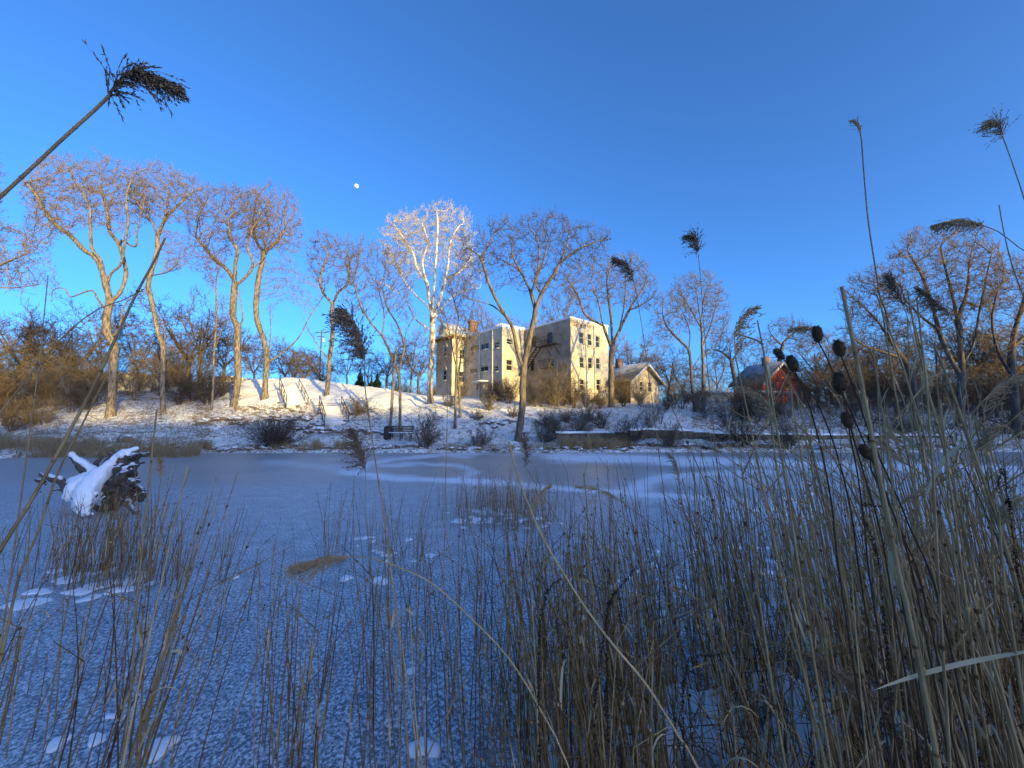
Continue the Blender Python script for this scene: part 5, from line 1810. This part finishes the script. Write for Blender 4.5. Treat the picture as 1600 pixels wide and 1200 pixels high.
def stalk_pts(h, lean, bend, kink=0):
    n = 9
    p = [np.array([0, 0, -.06])]
    a = random.uniform(0, 6.28)
    b = np.array([math.cos(a), math.sin(a), 0])
    d = np.array([0, 0, 1.0]) + b * lean
    for i in range(n):
        d = d + b * bend / n + rng.normal(0, .012, 3)
        if kink and i == kink: d = d + b * random.uniform(.8, 2)
        dn = d / np.linalg.norm(d); p.append(p[-1] + dn * h / n)
    return np.array(p)


class Reed: pass
reeds = []
for i in range(14):
    q = Reed()
    q.h = [0.8, 1.0, 1.1, 1.3, 1.4, 1.5, 1.6, 1.8, 1.9, 2.0, 2.1, 2.3, 2.4, 1.2][i]
    kink = 0 if i % 3 else 7
    p = stalk_pts(q.h, .03, random.uniform(.02, .22), kink)
    mb = MB(); r0_ = .0032 + q.h * .0010
    mb.tube(p, np.linspace(r0_, r0_ * .4, len(p)), 4)
    # node rings
    for k in range(2, len(p) - 1):
        if random.random() < .5:
            c = p[k]; mb.tube([c - [0, 0, .006], c + [0, 0, .006]], r0_ * 1.35, 4)
    q.stalk = mb.mesh('reed', M['reed'])
    q.arr = mb.arrays()
    q.leaves = []
    for k in range((0, 1, 1, 0, 1, 2, 1, 0, 1, 2, 1, 1, 0, 1)[i]):
        j = random.randint(3, 8)
        mb2 = MB(); a = random.uniform(0, 6.28)
        blade(mb2, p[j], (math.cos(a) * .3, math.sin(a) * .3, 1), random.uniform(.1, .28), random.uniform(.005, .010), random.choice((.1, .3, .6, 2.5)))
        q.leaves.append((mb2.mesh('leaf', M['reed_leaf']), mb2.arrays()))
    q.plume = None
    if i in (8, 10, 12):
        mb3 = MB(); tp = p[-1]; dd = p[-1] - p[-2]; dd /= np.linalg.norm(dd)
        a = random.uniform(0, 6.28); sd_ = np.array([math.cos(a), math.sin(a), 0])
        plume_into(mb3, [tp, tp + dd * .08 + sd_ * .02, tp + dd * .14 + sd_ * .07, tp + dd * .17 + sd_ * .14], .07, 70, side=sd_)
        q.plume = (mb3.mesh('plume', M['plume_tan']), mb3.arrays())
    reeds.append(q)

place = []   # x, y, height, lean x, lean y, group
def field(n, f_px, f_py, f_h, lean, grp, ground=True):
    for i in range(n):
        px, py = f_px(), f_py()
        x, y = G(px, py)
        lx = lean(px)
        place.append((x, y, f_h(px), lx, random.gauss(0, .06), grp))


U = random.uniform
def mound(px): return 0
field(420, lambda: random.gauss(790, 42), lambda: U(785, 832), lambda p: U(.45, 1.0), lambda p: random.gauss(.01, .05), 'mid')
field(40, lambda: U(690, 880), lambda: U(790, 840), lambda p: U(.8, 1.4), lambda p: random.gauss(0, .06), 'mid')
field(230, lambda: random.gauss(150, 55), lambda: U(880, 926), lambda p: U(.7, 1.25), lambda p: random.gauss(.06, .09), 'left')
field(22, lambda: U(200, 260), lambda: U(893, 918), lambda p: U(1.0, 1.7), lambda p: random.gauss(.12, .07), 'left')
field(14, lambda: random.gauss(275, 6), lambda: U(898, 910), lambda p: U(.5, 1.2), lambda p: random.gauss(.08, .05), 'left')
field(9, lambda: random.gauss(345, 8), lambda: U(900, 915), lambda p: U(.8, 1.2), lambda p: random.gauss(.1, .1), 'left')
field(70, lambda: U(500, 660), lambda: U(845, 900), lambda p: U(.6, 1.3), lambda p: random.gauss(.02, .08), 'centre')
field(16, lambda: U(320, 520), lambda: U(900, 1150), lambda p: U(.6, 1.1), lambda p: random.gauss(.04, .08), 'centre')
field(62, lambda: U(-150, 340), lambda: U(1000, 1330), lambda p: U(.75, 1.45), lambda p: random.gauss(.16, .08), 'nearleft')
field(24, lambda: random.gauss(190, 12), lambda: U(1180, 1380), lambda p: U(1.2, 1.9), lambda p: random.gauss(.2, .07), 'nearleft')
field(30, lambda: random.gauss(465, 40), lambda: U(1150, 1300), lambda p: U(.7, 1.4), lambda p: random.gauss(.03, .06), 'centre')
field(70, lambda: U(560, 800), lambda: U(950, 1300), lambda p: U(.9, 1.5), lambda p: random.gauss(-.02, .06), 'centre')
for _ in range(2100):
    px = 700 + 1000 * random.random() ** .72 if random.random() < .75 else U(820, 1250)
    if px < 780 and random.random() < .75: continue
    lo = 860 if px < 1250 else 840
    py = lo + (1420 - lo) * random.random() ** .95
    x, y = G(px, py)
    if (1060 < px < 1170 or 1205 < px < 1340) and py > 1120 and random.random() < .8: continue
    if vnoise(x * 1.6 + 40, y * 1.6, 61) < .33 and random.random() < .8: continue
    t = min(1, max(0, (px - 750) / 850))
    h = .55 + 1.0 * random.random() ** 1.3 + t * (.15 + 1.35 * random.random() ** 1.4)
    place.append((x, y, h, random.gauss(-.05 - .12 * t, .07), random.gauss(0, .07), 'right'))
for _ in range(380):    # the thick short tangle at the foot on the right
    px = U(950, 1750); py = U(1050, 1400)
    x, y = G(px, py)
    place.append((x, y, U(.4, 1.0), random.gauss(-.1, .25), random.gauss(0, .2), 'right'))
for _ in range(70):    # tall thick stalks close on the right
    px = U(1180, 1700); y = U(1.25, 2.6); x = (px - 800) / F * y
    place.append((x, y, U(1.7, 2.5), random.gauss(-.16, .07), random.gauss(0, .06), 'right'))
for _ in range(120):    # wings outside the frame
    place.append((U(3, 7), U(1.2, 4.5), U(1.2, 2.2), random.gauss(-.12, .08), random.gauss(0, .07), 'right'))

def vis_size(p):
    x, y, h = p[0], p[1], p[2]
    px, py = to_px(x, y, h)
    if not (-20 < px < 1620): return -1
    return min(h * F / y, 1200 - py)
place.sort(key=lambda p: -vis_size(p))
NIND = 262
def band(px, y):
    t = ('below the elm' if px < 880 else 'in front of the stone wall' if px < 1120 else 'in front of the red house' if px < 1290 else 'around the teasels' if px < 1420 else 'beneath the right-hand trees')
    q = 'nearest the viewer' if y < 2.6 else 'in the middle rows' if y < 4.2 else 'in the far rows'
    return 'tall dry reed %s, standing %s' % (t, q), 'reeds %s, %s' % (t, q)


rl = {'mid': ('thin dry reed in the clump standing mid-pond', 'reeds in the mid-pond clump'),
      'left': ('thin dry reed in the clump below the stump', 'reeds in the clump below the stump'),
      'centre': ('slim dry reed standing in the ice of the centre foreground', 'reeds in the centre foreground'),
      'nearleft': ('brown reed stalk rising at the lower left', 'reeds at the lower left'),
      'right': ('tall dry reed stalk in the thick stand on the right', 'reeds in the right-hand stand')}
stuff = MB(); leafs = MB()
for i, (x, y, h, lx, ly, grp) in enumerate(place):
    q = min(random.sample(reeds, 6), key=lambda r_: abs(r_.h - h))
    s_ = h / q.h
    up = Vector((lx, ly, 1)).normalized()
    rot = up.to_track_quat('Z', 'Y').to_matrix() @ Matrix.Rotation(U(0, 6.28), 3, 'Z')
    z = max(0.0, float(Hbase(x, y)))
    if i < NIND:
        o = link('reed', q.stalk, loc=(x, y, z))
        o.rotation_euler = rot.to_euler(); o.scale = (s_, s_, s_)
        lb = band(to_px(x, y, h)[0], y) if grp == 'right' else rl[grp]
        tag(o, lb[0], 'reed', lb[1])
        for lm, _ in q.leaves: link('leaf', lm, o)
        if q.plume and random.random() < .14: link('plume', q.plume[0], o)
    else:
        Mx = np.eye(4); Mx[:3, :3] = np.array(rot) * s_; Mx[:3, 3] = (x, y, z)
        stuff.merge(q.arr, Mx)
        for _, la in q.leaves:
            if random.random() < .4: leafs.merge(la, Mx)
tag(stuff.build('reed_bed', M['reed']), 'countless thinner dry reeds filling the reed bed over the ice', 'reeds', kind='stuff')
# broken litter: horizontal bits, curled leaves in the right tangle
for _ in range(620):
    px = 850 + 850 * random.random() ** .8; py = U(900, 1400); x, y = G(px, py)
    z = U(0, .8) * (.4 + .6 * min(1, (px - 850) / 600))
    blade(leafs, (x, y, z), rng.normal(0, 1, 3) * [1, 1, .5], U(.08, .35), U(.004, .012), U(-.5, 2), seg=5)
tag(leafs.build('reed_leaf_litter', M['reed_leaf']), 'dry curled leaves and broken bits tangled in the reed bed', 'reed leaves', kind='stuff')
tw = MB()
for _ in range(500):
    px = 900 + 800 * random.random() ** .7; py = U(980, 1400); x, y = G(px, py)
    z = U(0, .7)
    d = rng.normal(0, 1, 3) * [1, .6, .7]; d /= np.linalg.norm(d); L = U(.2, .6)
    p0 = np.array([x, y, z]); tw.tube([p0, p0 + d * L * .5 + rng.normal(0, .02, 3), p0 + d * L], [.0025, .002, .0012], 3)
tag(tw.build('dead_stem_tangle', M['seed_dark']), 'dark dead weed stems tangled low in the right-hand reeds', 'weeds', kind='stuff')


# ---- hero reeds traced one by one
def hero(label, D, pts, r_, plume=None, leaves=(), mat_='reed', dend=None, pm='plume', pn=150, side=(0, 0, -1), th=.0011, droop=.6, taper=.55):
    """pts: tip ... foot in pixels, then carried down to the ground"""
    k = len(pts)
    dend = D if dend is None else dend
    w3 = [P(q[0], q[1], D + (dend - D) * i / max(1, k - 1)) for i, q in enumerate(pts)]
    last = w3[-1]; d = last - w3[-2]; d /= np.linalg.norm(d)
    g = max(0., float(Hbase(last[0], last[1])))
    if last[2] > g + .05:
        hgt = last[2] - g
        dx = d[0] / max(.25, -d[2]) * hgt * .6 if d[2] < -.05 else np.sign(d[0]) * hgt * .5
        mid = last + np.array([dx * .65, 0, -hgt * .55])
        w3 += [mid, np.array([last[0] + dx, last[1], g - .04])]
    w3 = np.array(w3)
    base = w3[-1].copy()
    loc = w3 - base
    sp = resample(loc, .06)
    mb = MB(); mb.tube(sp, np.linspace(r_ * taper, r_, len(sp)), 6)
    nodes = list(range(4, len(sp) - 2, 5))
    for j in nodes:
        t = sp[j + 1] - sp[j]; t /= np.linalg.norm(t); rr = (r_ * taper + (r_ - r_ * taper) * j / len(sp)) * 1.22
        mb.tube([sp[j] - t * .004, sp[j] + t * .004], rr, 6)
    o = mb.build('reed', M[mat_], loc=base)
    tag(o, label, 'reed')
    if plume:
        pp = np.array([P(q[0], q[1], D + (q[2] if len(q) > 2 else 0)) for q in plume[0]]) - base
        mb = MB(); plume_into(mb, pp, plume[1], pn, side=side, th=th, droop=droop)
        mb.build('plume', M[pm], o)
    for lf in leaves:
        a = P(lf[0], lf[1], D) - base; b = P(lf[2], lf[3], D) - base
        mb = MB(); dv = b - a; L = np.linalg.norm(dv)
        blade(mb, a, dv + [0, 0, L * .3 * lf[5]], L * 1.05, lf[4], lf[5], seg=9)
        mb.build('leaf', M['reed_leaf'], o)
    return o


hero('big dark plumed reed leaning in from the left against the sky', 1.35, [(175, 145), (150, 170), (100, 215), (50, 262), (0, 308), (-60, 365), (-150, 470)], .0075,
     plume=([(168, 152), (185, 125), (210, 112), (238, 118), (262, 128), (280, 136)], .105), pn=210, side=(.25, 0, -.8), th=.0016, taper=.7)
hero('thick bare stalk slanting up past the crooked tree, lower left', 1.25, [(258, 372), (240, 410), (215, 455), (180, 530), (145, 605), (100, 690), (50, 780), (0, 860), (-50, 950)], .0085, taper=.35)
hero('thin curved stalk crossing the left brush in front of the slanting one', 1.5, [(225, 452), (190, 470), (155, 482), (110, 515), (60, 570), (20, 620), (-10, 660), (-60, 740)], .0065, taper=.3)
hero('large dark drooping plume left of the thin twin trunks', 1.9, [(570, 555), (570, 600), (576, 650), (585, 710), (597, 790), (608, 870), (618, 940), (628, 1060), (640, 1200)], .005,
     plume=([(569, 562), (566, 540), (560, 515), (548, 495), (536, 484)], .115), pn=240, side=(-.35, 0, -.7), th=.0015)
hero('smaller brown plume hanging over the far ice below the dark one', 2.9, [(571, 735), (571, 790), (577, 850), (580, 900), (584, 980)], .004,
     plume=([(571, 735), (568, 712), (560, 690), (552, 672)], .12), pn=190, side=(-.35, 0, -.6), th=.0016)
hero('arching reed with tan horizontal plume low in the centre', 1.5, [(548, 870), (580, 872), (620, 885), (665, 905), (700, 932), (740, 970), (775, 1005), (810, 1050), (845, 1110), (885, 1190)], .0042,
     plume=([(548, 870), (525, 870), (500, 874), (478, 880), (462, 884)], .10), pn=105, pm='plume_tan', side=(-.5, 0, -.55), th=.0009, mat_='reed_pale')
hero('long tan stalk running diagonally down across the right of centre', 1.5, [(795, 690), (805, 730), (822, 780), (848, 840), (880, 895), (915, 950), (960, 1010), (1010, 1070), (1060, 1150), (1090, 1200)], .0065, taper=.5, mat_='reed_pale')
hero('crossing thin stalk with grey plume in front of the elm foot', 2.4, [(818, 725), (840, 760), (870, 810), (900, 870), (925, 940), (940, 1020)], .0035,
     plume=([(821, 728), (822, 710), (820, 695), (818, 678)], .05), pn=110, side=(.2, 0, -.4))
hero('nearly upright grey reed left of centre foreground', 2.0, [(700, 560), (699, 640), (697, 720), (695, 820), (694, 920), (697, 1010)], .003)
hero('dark-plumed reed standing right of the apartment block', 3.2, [(990, 437), (998, 480), (1006, 530), (1014, 590), (1026, 680), (1036, 760), (1048, 850)], .0045,
     plume=([(990, 438), (986, 425), (977, 411), (962, 403)], .095), pn=150, side=(-.3, 0, -.6), th=.002)
hero('dark tufted reed rising highest above the vase-shaped tree', 3.2, [(1091, 396), (1095, 440), (1099, 500), (1105, 570), (1113, 650), (1122, 740), (1130, 830)], .0045,
     plume=([(1091, 394), (1090, 382), (1086, 372), (1074, 368)], .10), pn=130, side=(-.35, 0, -.5), th=.002)
hero('very tall thin reed with tiny bent tip against the sky', 1.9, [(1332, 190), (1344, 205), (1349, 260), (1356, 340), (1368, 420), (1384, 520), (1400, 620), (1424, 740), (1450, 860), (1480, 1000)], .0055,
     plume=([(1345, 205), (1341, 194), (1334, 189), (1328, 190)], .03), pn=40, pm='plume_tan', side=(-.2, 0, -.5))
hero('plumed reed at the upper right edge, brown head pointing down', 1.9, [(1566, 212), (1580, 250), (1600, 310), (1620, 380), (1645, 500)], .004,
     plume=([(1568, 214), (1562, 196), (1552, 190), (1543, 195)], .075), pn=130, pm='plume_tan', side=(-.3, 0, -.7))
hero('horizontal golden-brown plume over the broad right-hand tree', 1.9, [(1535, 352), (1560, 362), (1590, 385), (1620, 410), (1660, 480)], .004,
     plume=([(1540, 354), (1520, 346), (1498, 343), (1476, 347), (1457, 352)], .075), pn=200, pm='plume_tan', side=(-.2, 0, -.8))
hero('soft tan plume touching the topmost teasel head', 2.0, [(1285, 524), (1300, 540), (1315, 590), (1330, 660)], .003,
     plume=([(1288, 526), (1270, 514), (1252, 511), (1234, 514)], .05), pn=150, pm='plume_tan', side=(-.3, 0, -.5))
hero('thickest grey cut-off stalk at the right, top snapped square', 1.15, [(1315, 448), (1326, 500), (1342, 580), (1358, 660), (1374, 745), (1388, 810), (1405, 900), (1430, 1010)], .0075, taper=.75)
hero('dark thin stalk crossing the golden plume stem at the right edge', 1.7, [(1561, 320), (1568, 360), (1580, 410), (1596, 455), (1612, 500), (1640, 600)], .005, taper=.4)
hero('reed whose top is bent over to the left like a hook', 1.8, [(1152, 522), (1172, 528), (1191, 538), (1195, 570), (1203, 640), (1212, 720), (1228, 820), (1240, 900)], .005, taper=.8)
hero('horizontal grey plume in front of the right bank', 2.2, [(1110, 618), (1130, 632), (1160, 650), (1190, 660), (1215, 700), (1235, 790)], .003,
     plume=([(1113, 618), (1100, 612), (1085, 616), (1072, 624)], .055), pn=150, side=(-.3, 0, -.4))
hero('pale faded plume left of the right-hand tree crown', 2.3, [(1412, 478), (1425, 520), (1440, 590), (1460, 680)], .0035,
     plume=([(1412, 478), (1402, 460), (1394, 445), (1387, 432)], .075), pn=140, side=(.2, 0, -.4))
hero('grey windblown plume inside the right-hand tree crown', 2.1, [(1485, 492), (1500, 530), (1520, 590), (1550, 690)], .0035,
     plume=([(1487, 492), (1470, 478), (1455, 466), (1435, 450)], .075), pn=150, side=(-.2, 0, -.4))
hero('brown plume drooping at mid height near the right edge', 1.6, [(1570, 665), (1590, 690), (1620, 750), (1650, 850)], .004,
     plume=([(1572, 664), (1556, 668), (1540, 682), (1522, 702)], .055), pn=170, pm='plume_tan', side=(-.2, 0, -.5))
hero('brown plume below it, cut by the right edge', 1.6, [(1600, 775), (1625, 800), (1650, 870)], .004,
     plume=([(1602, 776), (1590, 778), (1575, 790), (1562, 808)], .055), pn=150, pm='plume_tan', side=(-.2, 0, -.5))
hero('fluffy grey plume buried in the tangle at lower right', 1.5, [(1240, 1015), (1225, 1008), (1180, 995), (1100, 965), (1020, 935), (900, 905), (830, 890)], .0035,
     plume=([(1240, 1015), (1265, 1025), (1300, 1045), (1345, 1070), (1365, 1085)], .07), pn=220, pm='plume', side=(.1, 0, -.5), dend=1.9)
hero('tall stalk fanning left beside the snapped one', 1.4, [(1418, 455), (1430, 520), (1450, 610), (1480, 720), (1510, 840), (1540, 960), (1570, 1100)], .0055, leaves=[(1430, 700, 1345, 640, .016, 1.4)])
hero('long reed leaning left in front of the right-hand trees', 1.3, [(1460, 540), (1480, 590), (1505, 660), (1540, 760), (1570, 850), (1600, 960)], .006, leaves=[(1510, 690, 1440, 770, .014, 1.0)])
hero('pale stalk with dangling ribbon leaf, right of centre', 1.7, [(912, 740), (916, 780), (920, 850), (926, 930), (932, 1020), (940, 1120)], .004, leaves=[(918, 722, 902, 800, .028, .3)])
hero('stalk with short bent ribbon near the bottom centre', 1.7, [(640, 945), (643, 1000), (647, 1080), (652, 1150), (660, 1200)], .0045, leaves=[(644, 962, 632, 942, .018, 2.5)], mat_='reed_pale')
hero('leaning pair stalk with brown papery sheath, bottom centre', 1.7, [(605, 860), (612, 900), (618, 945), (628, 1010), (640, 1090), (655, 1200)], .0042, leaves=[(619, 945, 611, 985, .016, .2), (619, 950, 632, 972, .012, .8)], mat_='reed_pale')
hero('stout brown stalk of the lower left bundle, most upright', 1.7, [(245, 640), (232, 760), (222, 860), (212, 960), (205, 1080), (190, 1200)], .005, leaves=[(222, 1010, 205, 950, .014, .3)])
hero('stout brown stalk of the lower left bundle, leaning most', 1.6, [(293, 730), (272, 820), (250, 920), (232, 1000), (215, 1080), (195, 1180)], .0055, taper=.4, mat_='reed_pale')
hero('slender stalk with drooped flag leaf, lower left', 1.9, [(290, 1000), (286, 1060), (275, 1120), (268, 1190)], .0035, leaves=[(284, 1022, 262, 1012, .016, 2.5)])
hero('single tall wisp left of the horizontal plume', 2.2, [(408, 860), (404, 930), (402, 1000), (398, 1100), (396, 1200)], .003)
hero('pair of tall stalks crossing behind the left slanting stalk', 1.7, [(75, 430), (62, 560), (46, 680), (30, 800), (14, 920), (-5, 1050)], .0042, taper=.4)
hero('stalk leaning from the lower left corner across the frame edge', 1.5, [(165, 590), (130, 660), (90, 740), (60, 830), (30, 900), (8, 1000), (-10, 1080)], .0065, taper=.4)
# big pale leaf at lower right as its own reed
hero('reed with long pale sword leaf stretched across the lower right', 1.25, [(1560, 800), (1568, 900), (1580, 980), (1590, 1040), (1605, 1150)], .006, leaves=[(1605, 1018, 1375, 1066, .014, .15)])
hero('stalk bearing a broad hanging leaf in the right tangle', 1.5, [(1360, 800), (1372, 850), (1385, 900), (1395, 985), (1402, 1060), (1412, 1150)], .005, leaves=[(1392, 862, 1394, 985, .03, .1)])

# ---- teasels
def teasel(label, px, py, hl, tilt, foot, D=1.35):
    """px, py: centre of the spiny head; hl: head length px; foot: pixel stem polyline"""
    c = P(px, py, D)
    L = hl / F * D
    ax = np.array([math.sin(tilt), 0, math.cos(tilt)])
    w3 = [c - ax * L * .5] + [P(q[0], q[1], D) for q in foot]
    last = w3[-1]; g = max(0, float(Hbase(last[0], last[1])))
    w3.append(np.array([last[0] + .12, last[1], g - .03])); w3 = np.array(w3)
    base = w3[-1].copy()
    r = empty('teasel', base, label, 'teasel')
    mb = MB(); sp = resample(w3 - base, .06)
    mb.tube(sp, np.linspace(.0024, .0036, len(sp)), 5); mb.build('stem', M['seed_dark'], r)
    mb = MB(); cb = c - base
    ts = np.linspace(-1, 1, 11)
    mb.tube([cb + ax * t * L * .47 for t in ts], L * .235 * np.sqrt(np.maximum(.02, 1 - (ts * .98) ** 2)) * (1 - .12 * ts), 12, rough=.06)
    n = 650
    t = rng.uniform(-.95, .98, n); a = rng.random(n) * 6.283
    s1 = np.cross(ax, [0, 1, 0]); s2 = np.cross(ax, s1)
    rr = (L * .235 * np.sqrt(1 - t ** 2) * (1 - .12 * t))[:, None]
    rad = np.cos(a)[:, None] * s1 + np.sin(a)[:, None] * s2
    S = cb + ax * (t * L * .47)[:, None] + rad * rr
    E = S + (rad * .8 + ax * (.35 + .5 * t[:, None])) * L * rng.uniform(.06, .14, (n, 1))
    mb.spikes(S, E, L * .012)
    mb.build('seed_head', M['teasel'], r)
    mb = MB()
    for k in range(7):
        a_ = k * .9; rad = math.cos(a_) * s1 + math.sin(a_) * s2
        p0 = cb - ax * L * .48; p1 = p0 + rad * L * .3 - ax * L * .03; p2 = p1 + rad * L * .12 + ax * L * random.uniform(.15, .45)
        mb.tube([p0, p1, p2], [.0014, .001, .0003], 3)
    mb.build('bract', M['seed_dark'], r)


teasel('topmost teasel head, at the end of the tan plume', 1277, 522, 27, -.1, [(1290, 555), (1310, 600), (1350, 690), (1395, 800), (1440, 960)])
teasel('smallest teasel head, leftmost of the two touching ones', 1217, 553, 21, -.7, [(1235, 575), (1258, 615), (1280, 690), (1300, 790), (1318, 940)])
teasel('round teasel head just right of the smallest one', 1238, 568, 28, -.3, [(1250, 595), (1275, 625), (1305, 700), (1330, 800), (1352, 950)])
teasel('teasel head standing alone right of the tan plume', 1311, 544, 28, -.2, [(1322, 575), (1335, 610), (1368, 700), (1420, 820), (1480, 990)])
teasel('tallest oval teasel head against the red house brush', 1312, 597, 33, -.05, [(1320, 625), (1332, 680), (1350, 740), (1378, 840), (1402, 980)])
teasel('teasel head against the shaded bank, below the oval one', 1323, 656, 26, -.2, [(1330, 690), (1340, 740), (1352, 830), (1368, 960)])
teasel('lowest teasel head, over the far ice edge', 1352, 706, 26, -.55, [(1362, 735), (1375, 760), (1412, 840), (1455, 980)])
teasel('tiny teasel head tucked right above the lowest one', 1361, 684, 16, .1, [(1365, 720), (1378, 780), (1400, 880)])


# ---- dark dock / loosestrife seed stalks
def seedstalk(label, D, pts, r_=.0018):
    w3 = np.array([P(q[0], q[1], D) for q in pts]); g = max(0, float(Hbase(w3[-1][0], w3[-1][1])))
    w3 = np.vstack([w3, [w3[-1][0], w3[-1][1], g - .03]])
    base = w3[-1].copy(); sp = resample(w3 - base, .012)
    r = empty('seed_stalk', base, label, 'weed')
    mb = MB(); mb.tube(sp[::3], np.linspace(r_ * .5, r_ * 1.4, len(sp[::3])), 4); mb.build('stem', M['seed_dark'], r)
    k = int(len(sp) * .45); n = k * 4
    S = np.repeat(sp[:k], 4, 0) + rng.normal(0, .003, (n, 3)); d = rng.normal(0, 1, (n, 3)); d /= np.linalg.norm(d, axis=1)[:, None]
    mb = MB(); mb.spikes(S, S + d * .009, .003); tag(mb.build('seed_cluster', M['seed_dark'], r), kind='stuff')


seedstalk('dark curved seed stalk hooking right in the centre foreground', 1.5, [(875, 905), (858, 920), (850, 945), (844, 985), (842, 1060), (843, 1160)])
seedstalk('dark seed stalk slanting up right among the centre reeds', 1.5, [(995, 885), (975, 910), (955, 935), (945, 990), (935, 1060), (930, 1150)])
seedstalk('dark drooping seed stalk hanging straight down beside it', 1.5, [(971, 972), (968, 940), (962, 925), (955, 940), (948, 1020)])
seedstalk('dark horizontal seed stalk right of centre', 1.5, [(1130, 1022), (1105, 1023), (1080, 1030), (1070, 1060), (1068, 1140)])
seedstalk('crinkled dark weed head against the far ice at the right', 1.5, [(1390, 790), (1370, 792), (1350, 788), (1350, 812), (1365, 850), (1380, 950)])
seedstalk('dark seed spike hanging near the right edge', 1.5, [(1557, 765), (1562, 745), (1568, 735), (1575, 780), (1585, 860)])

import sys; sys.stderr.write('CROWN TRIS %s\n' % str((TRI, sum(len(m.polygons) for m in bpy.data.meshes)))) #, TRI, 'ALL', sum(len(m.polygons) for m in bpy.data.meshes))
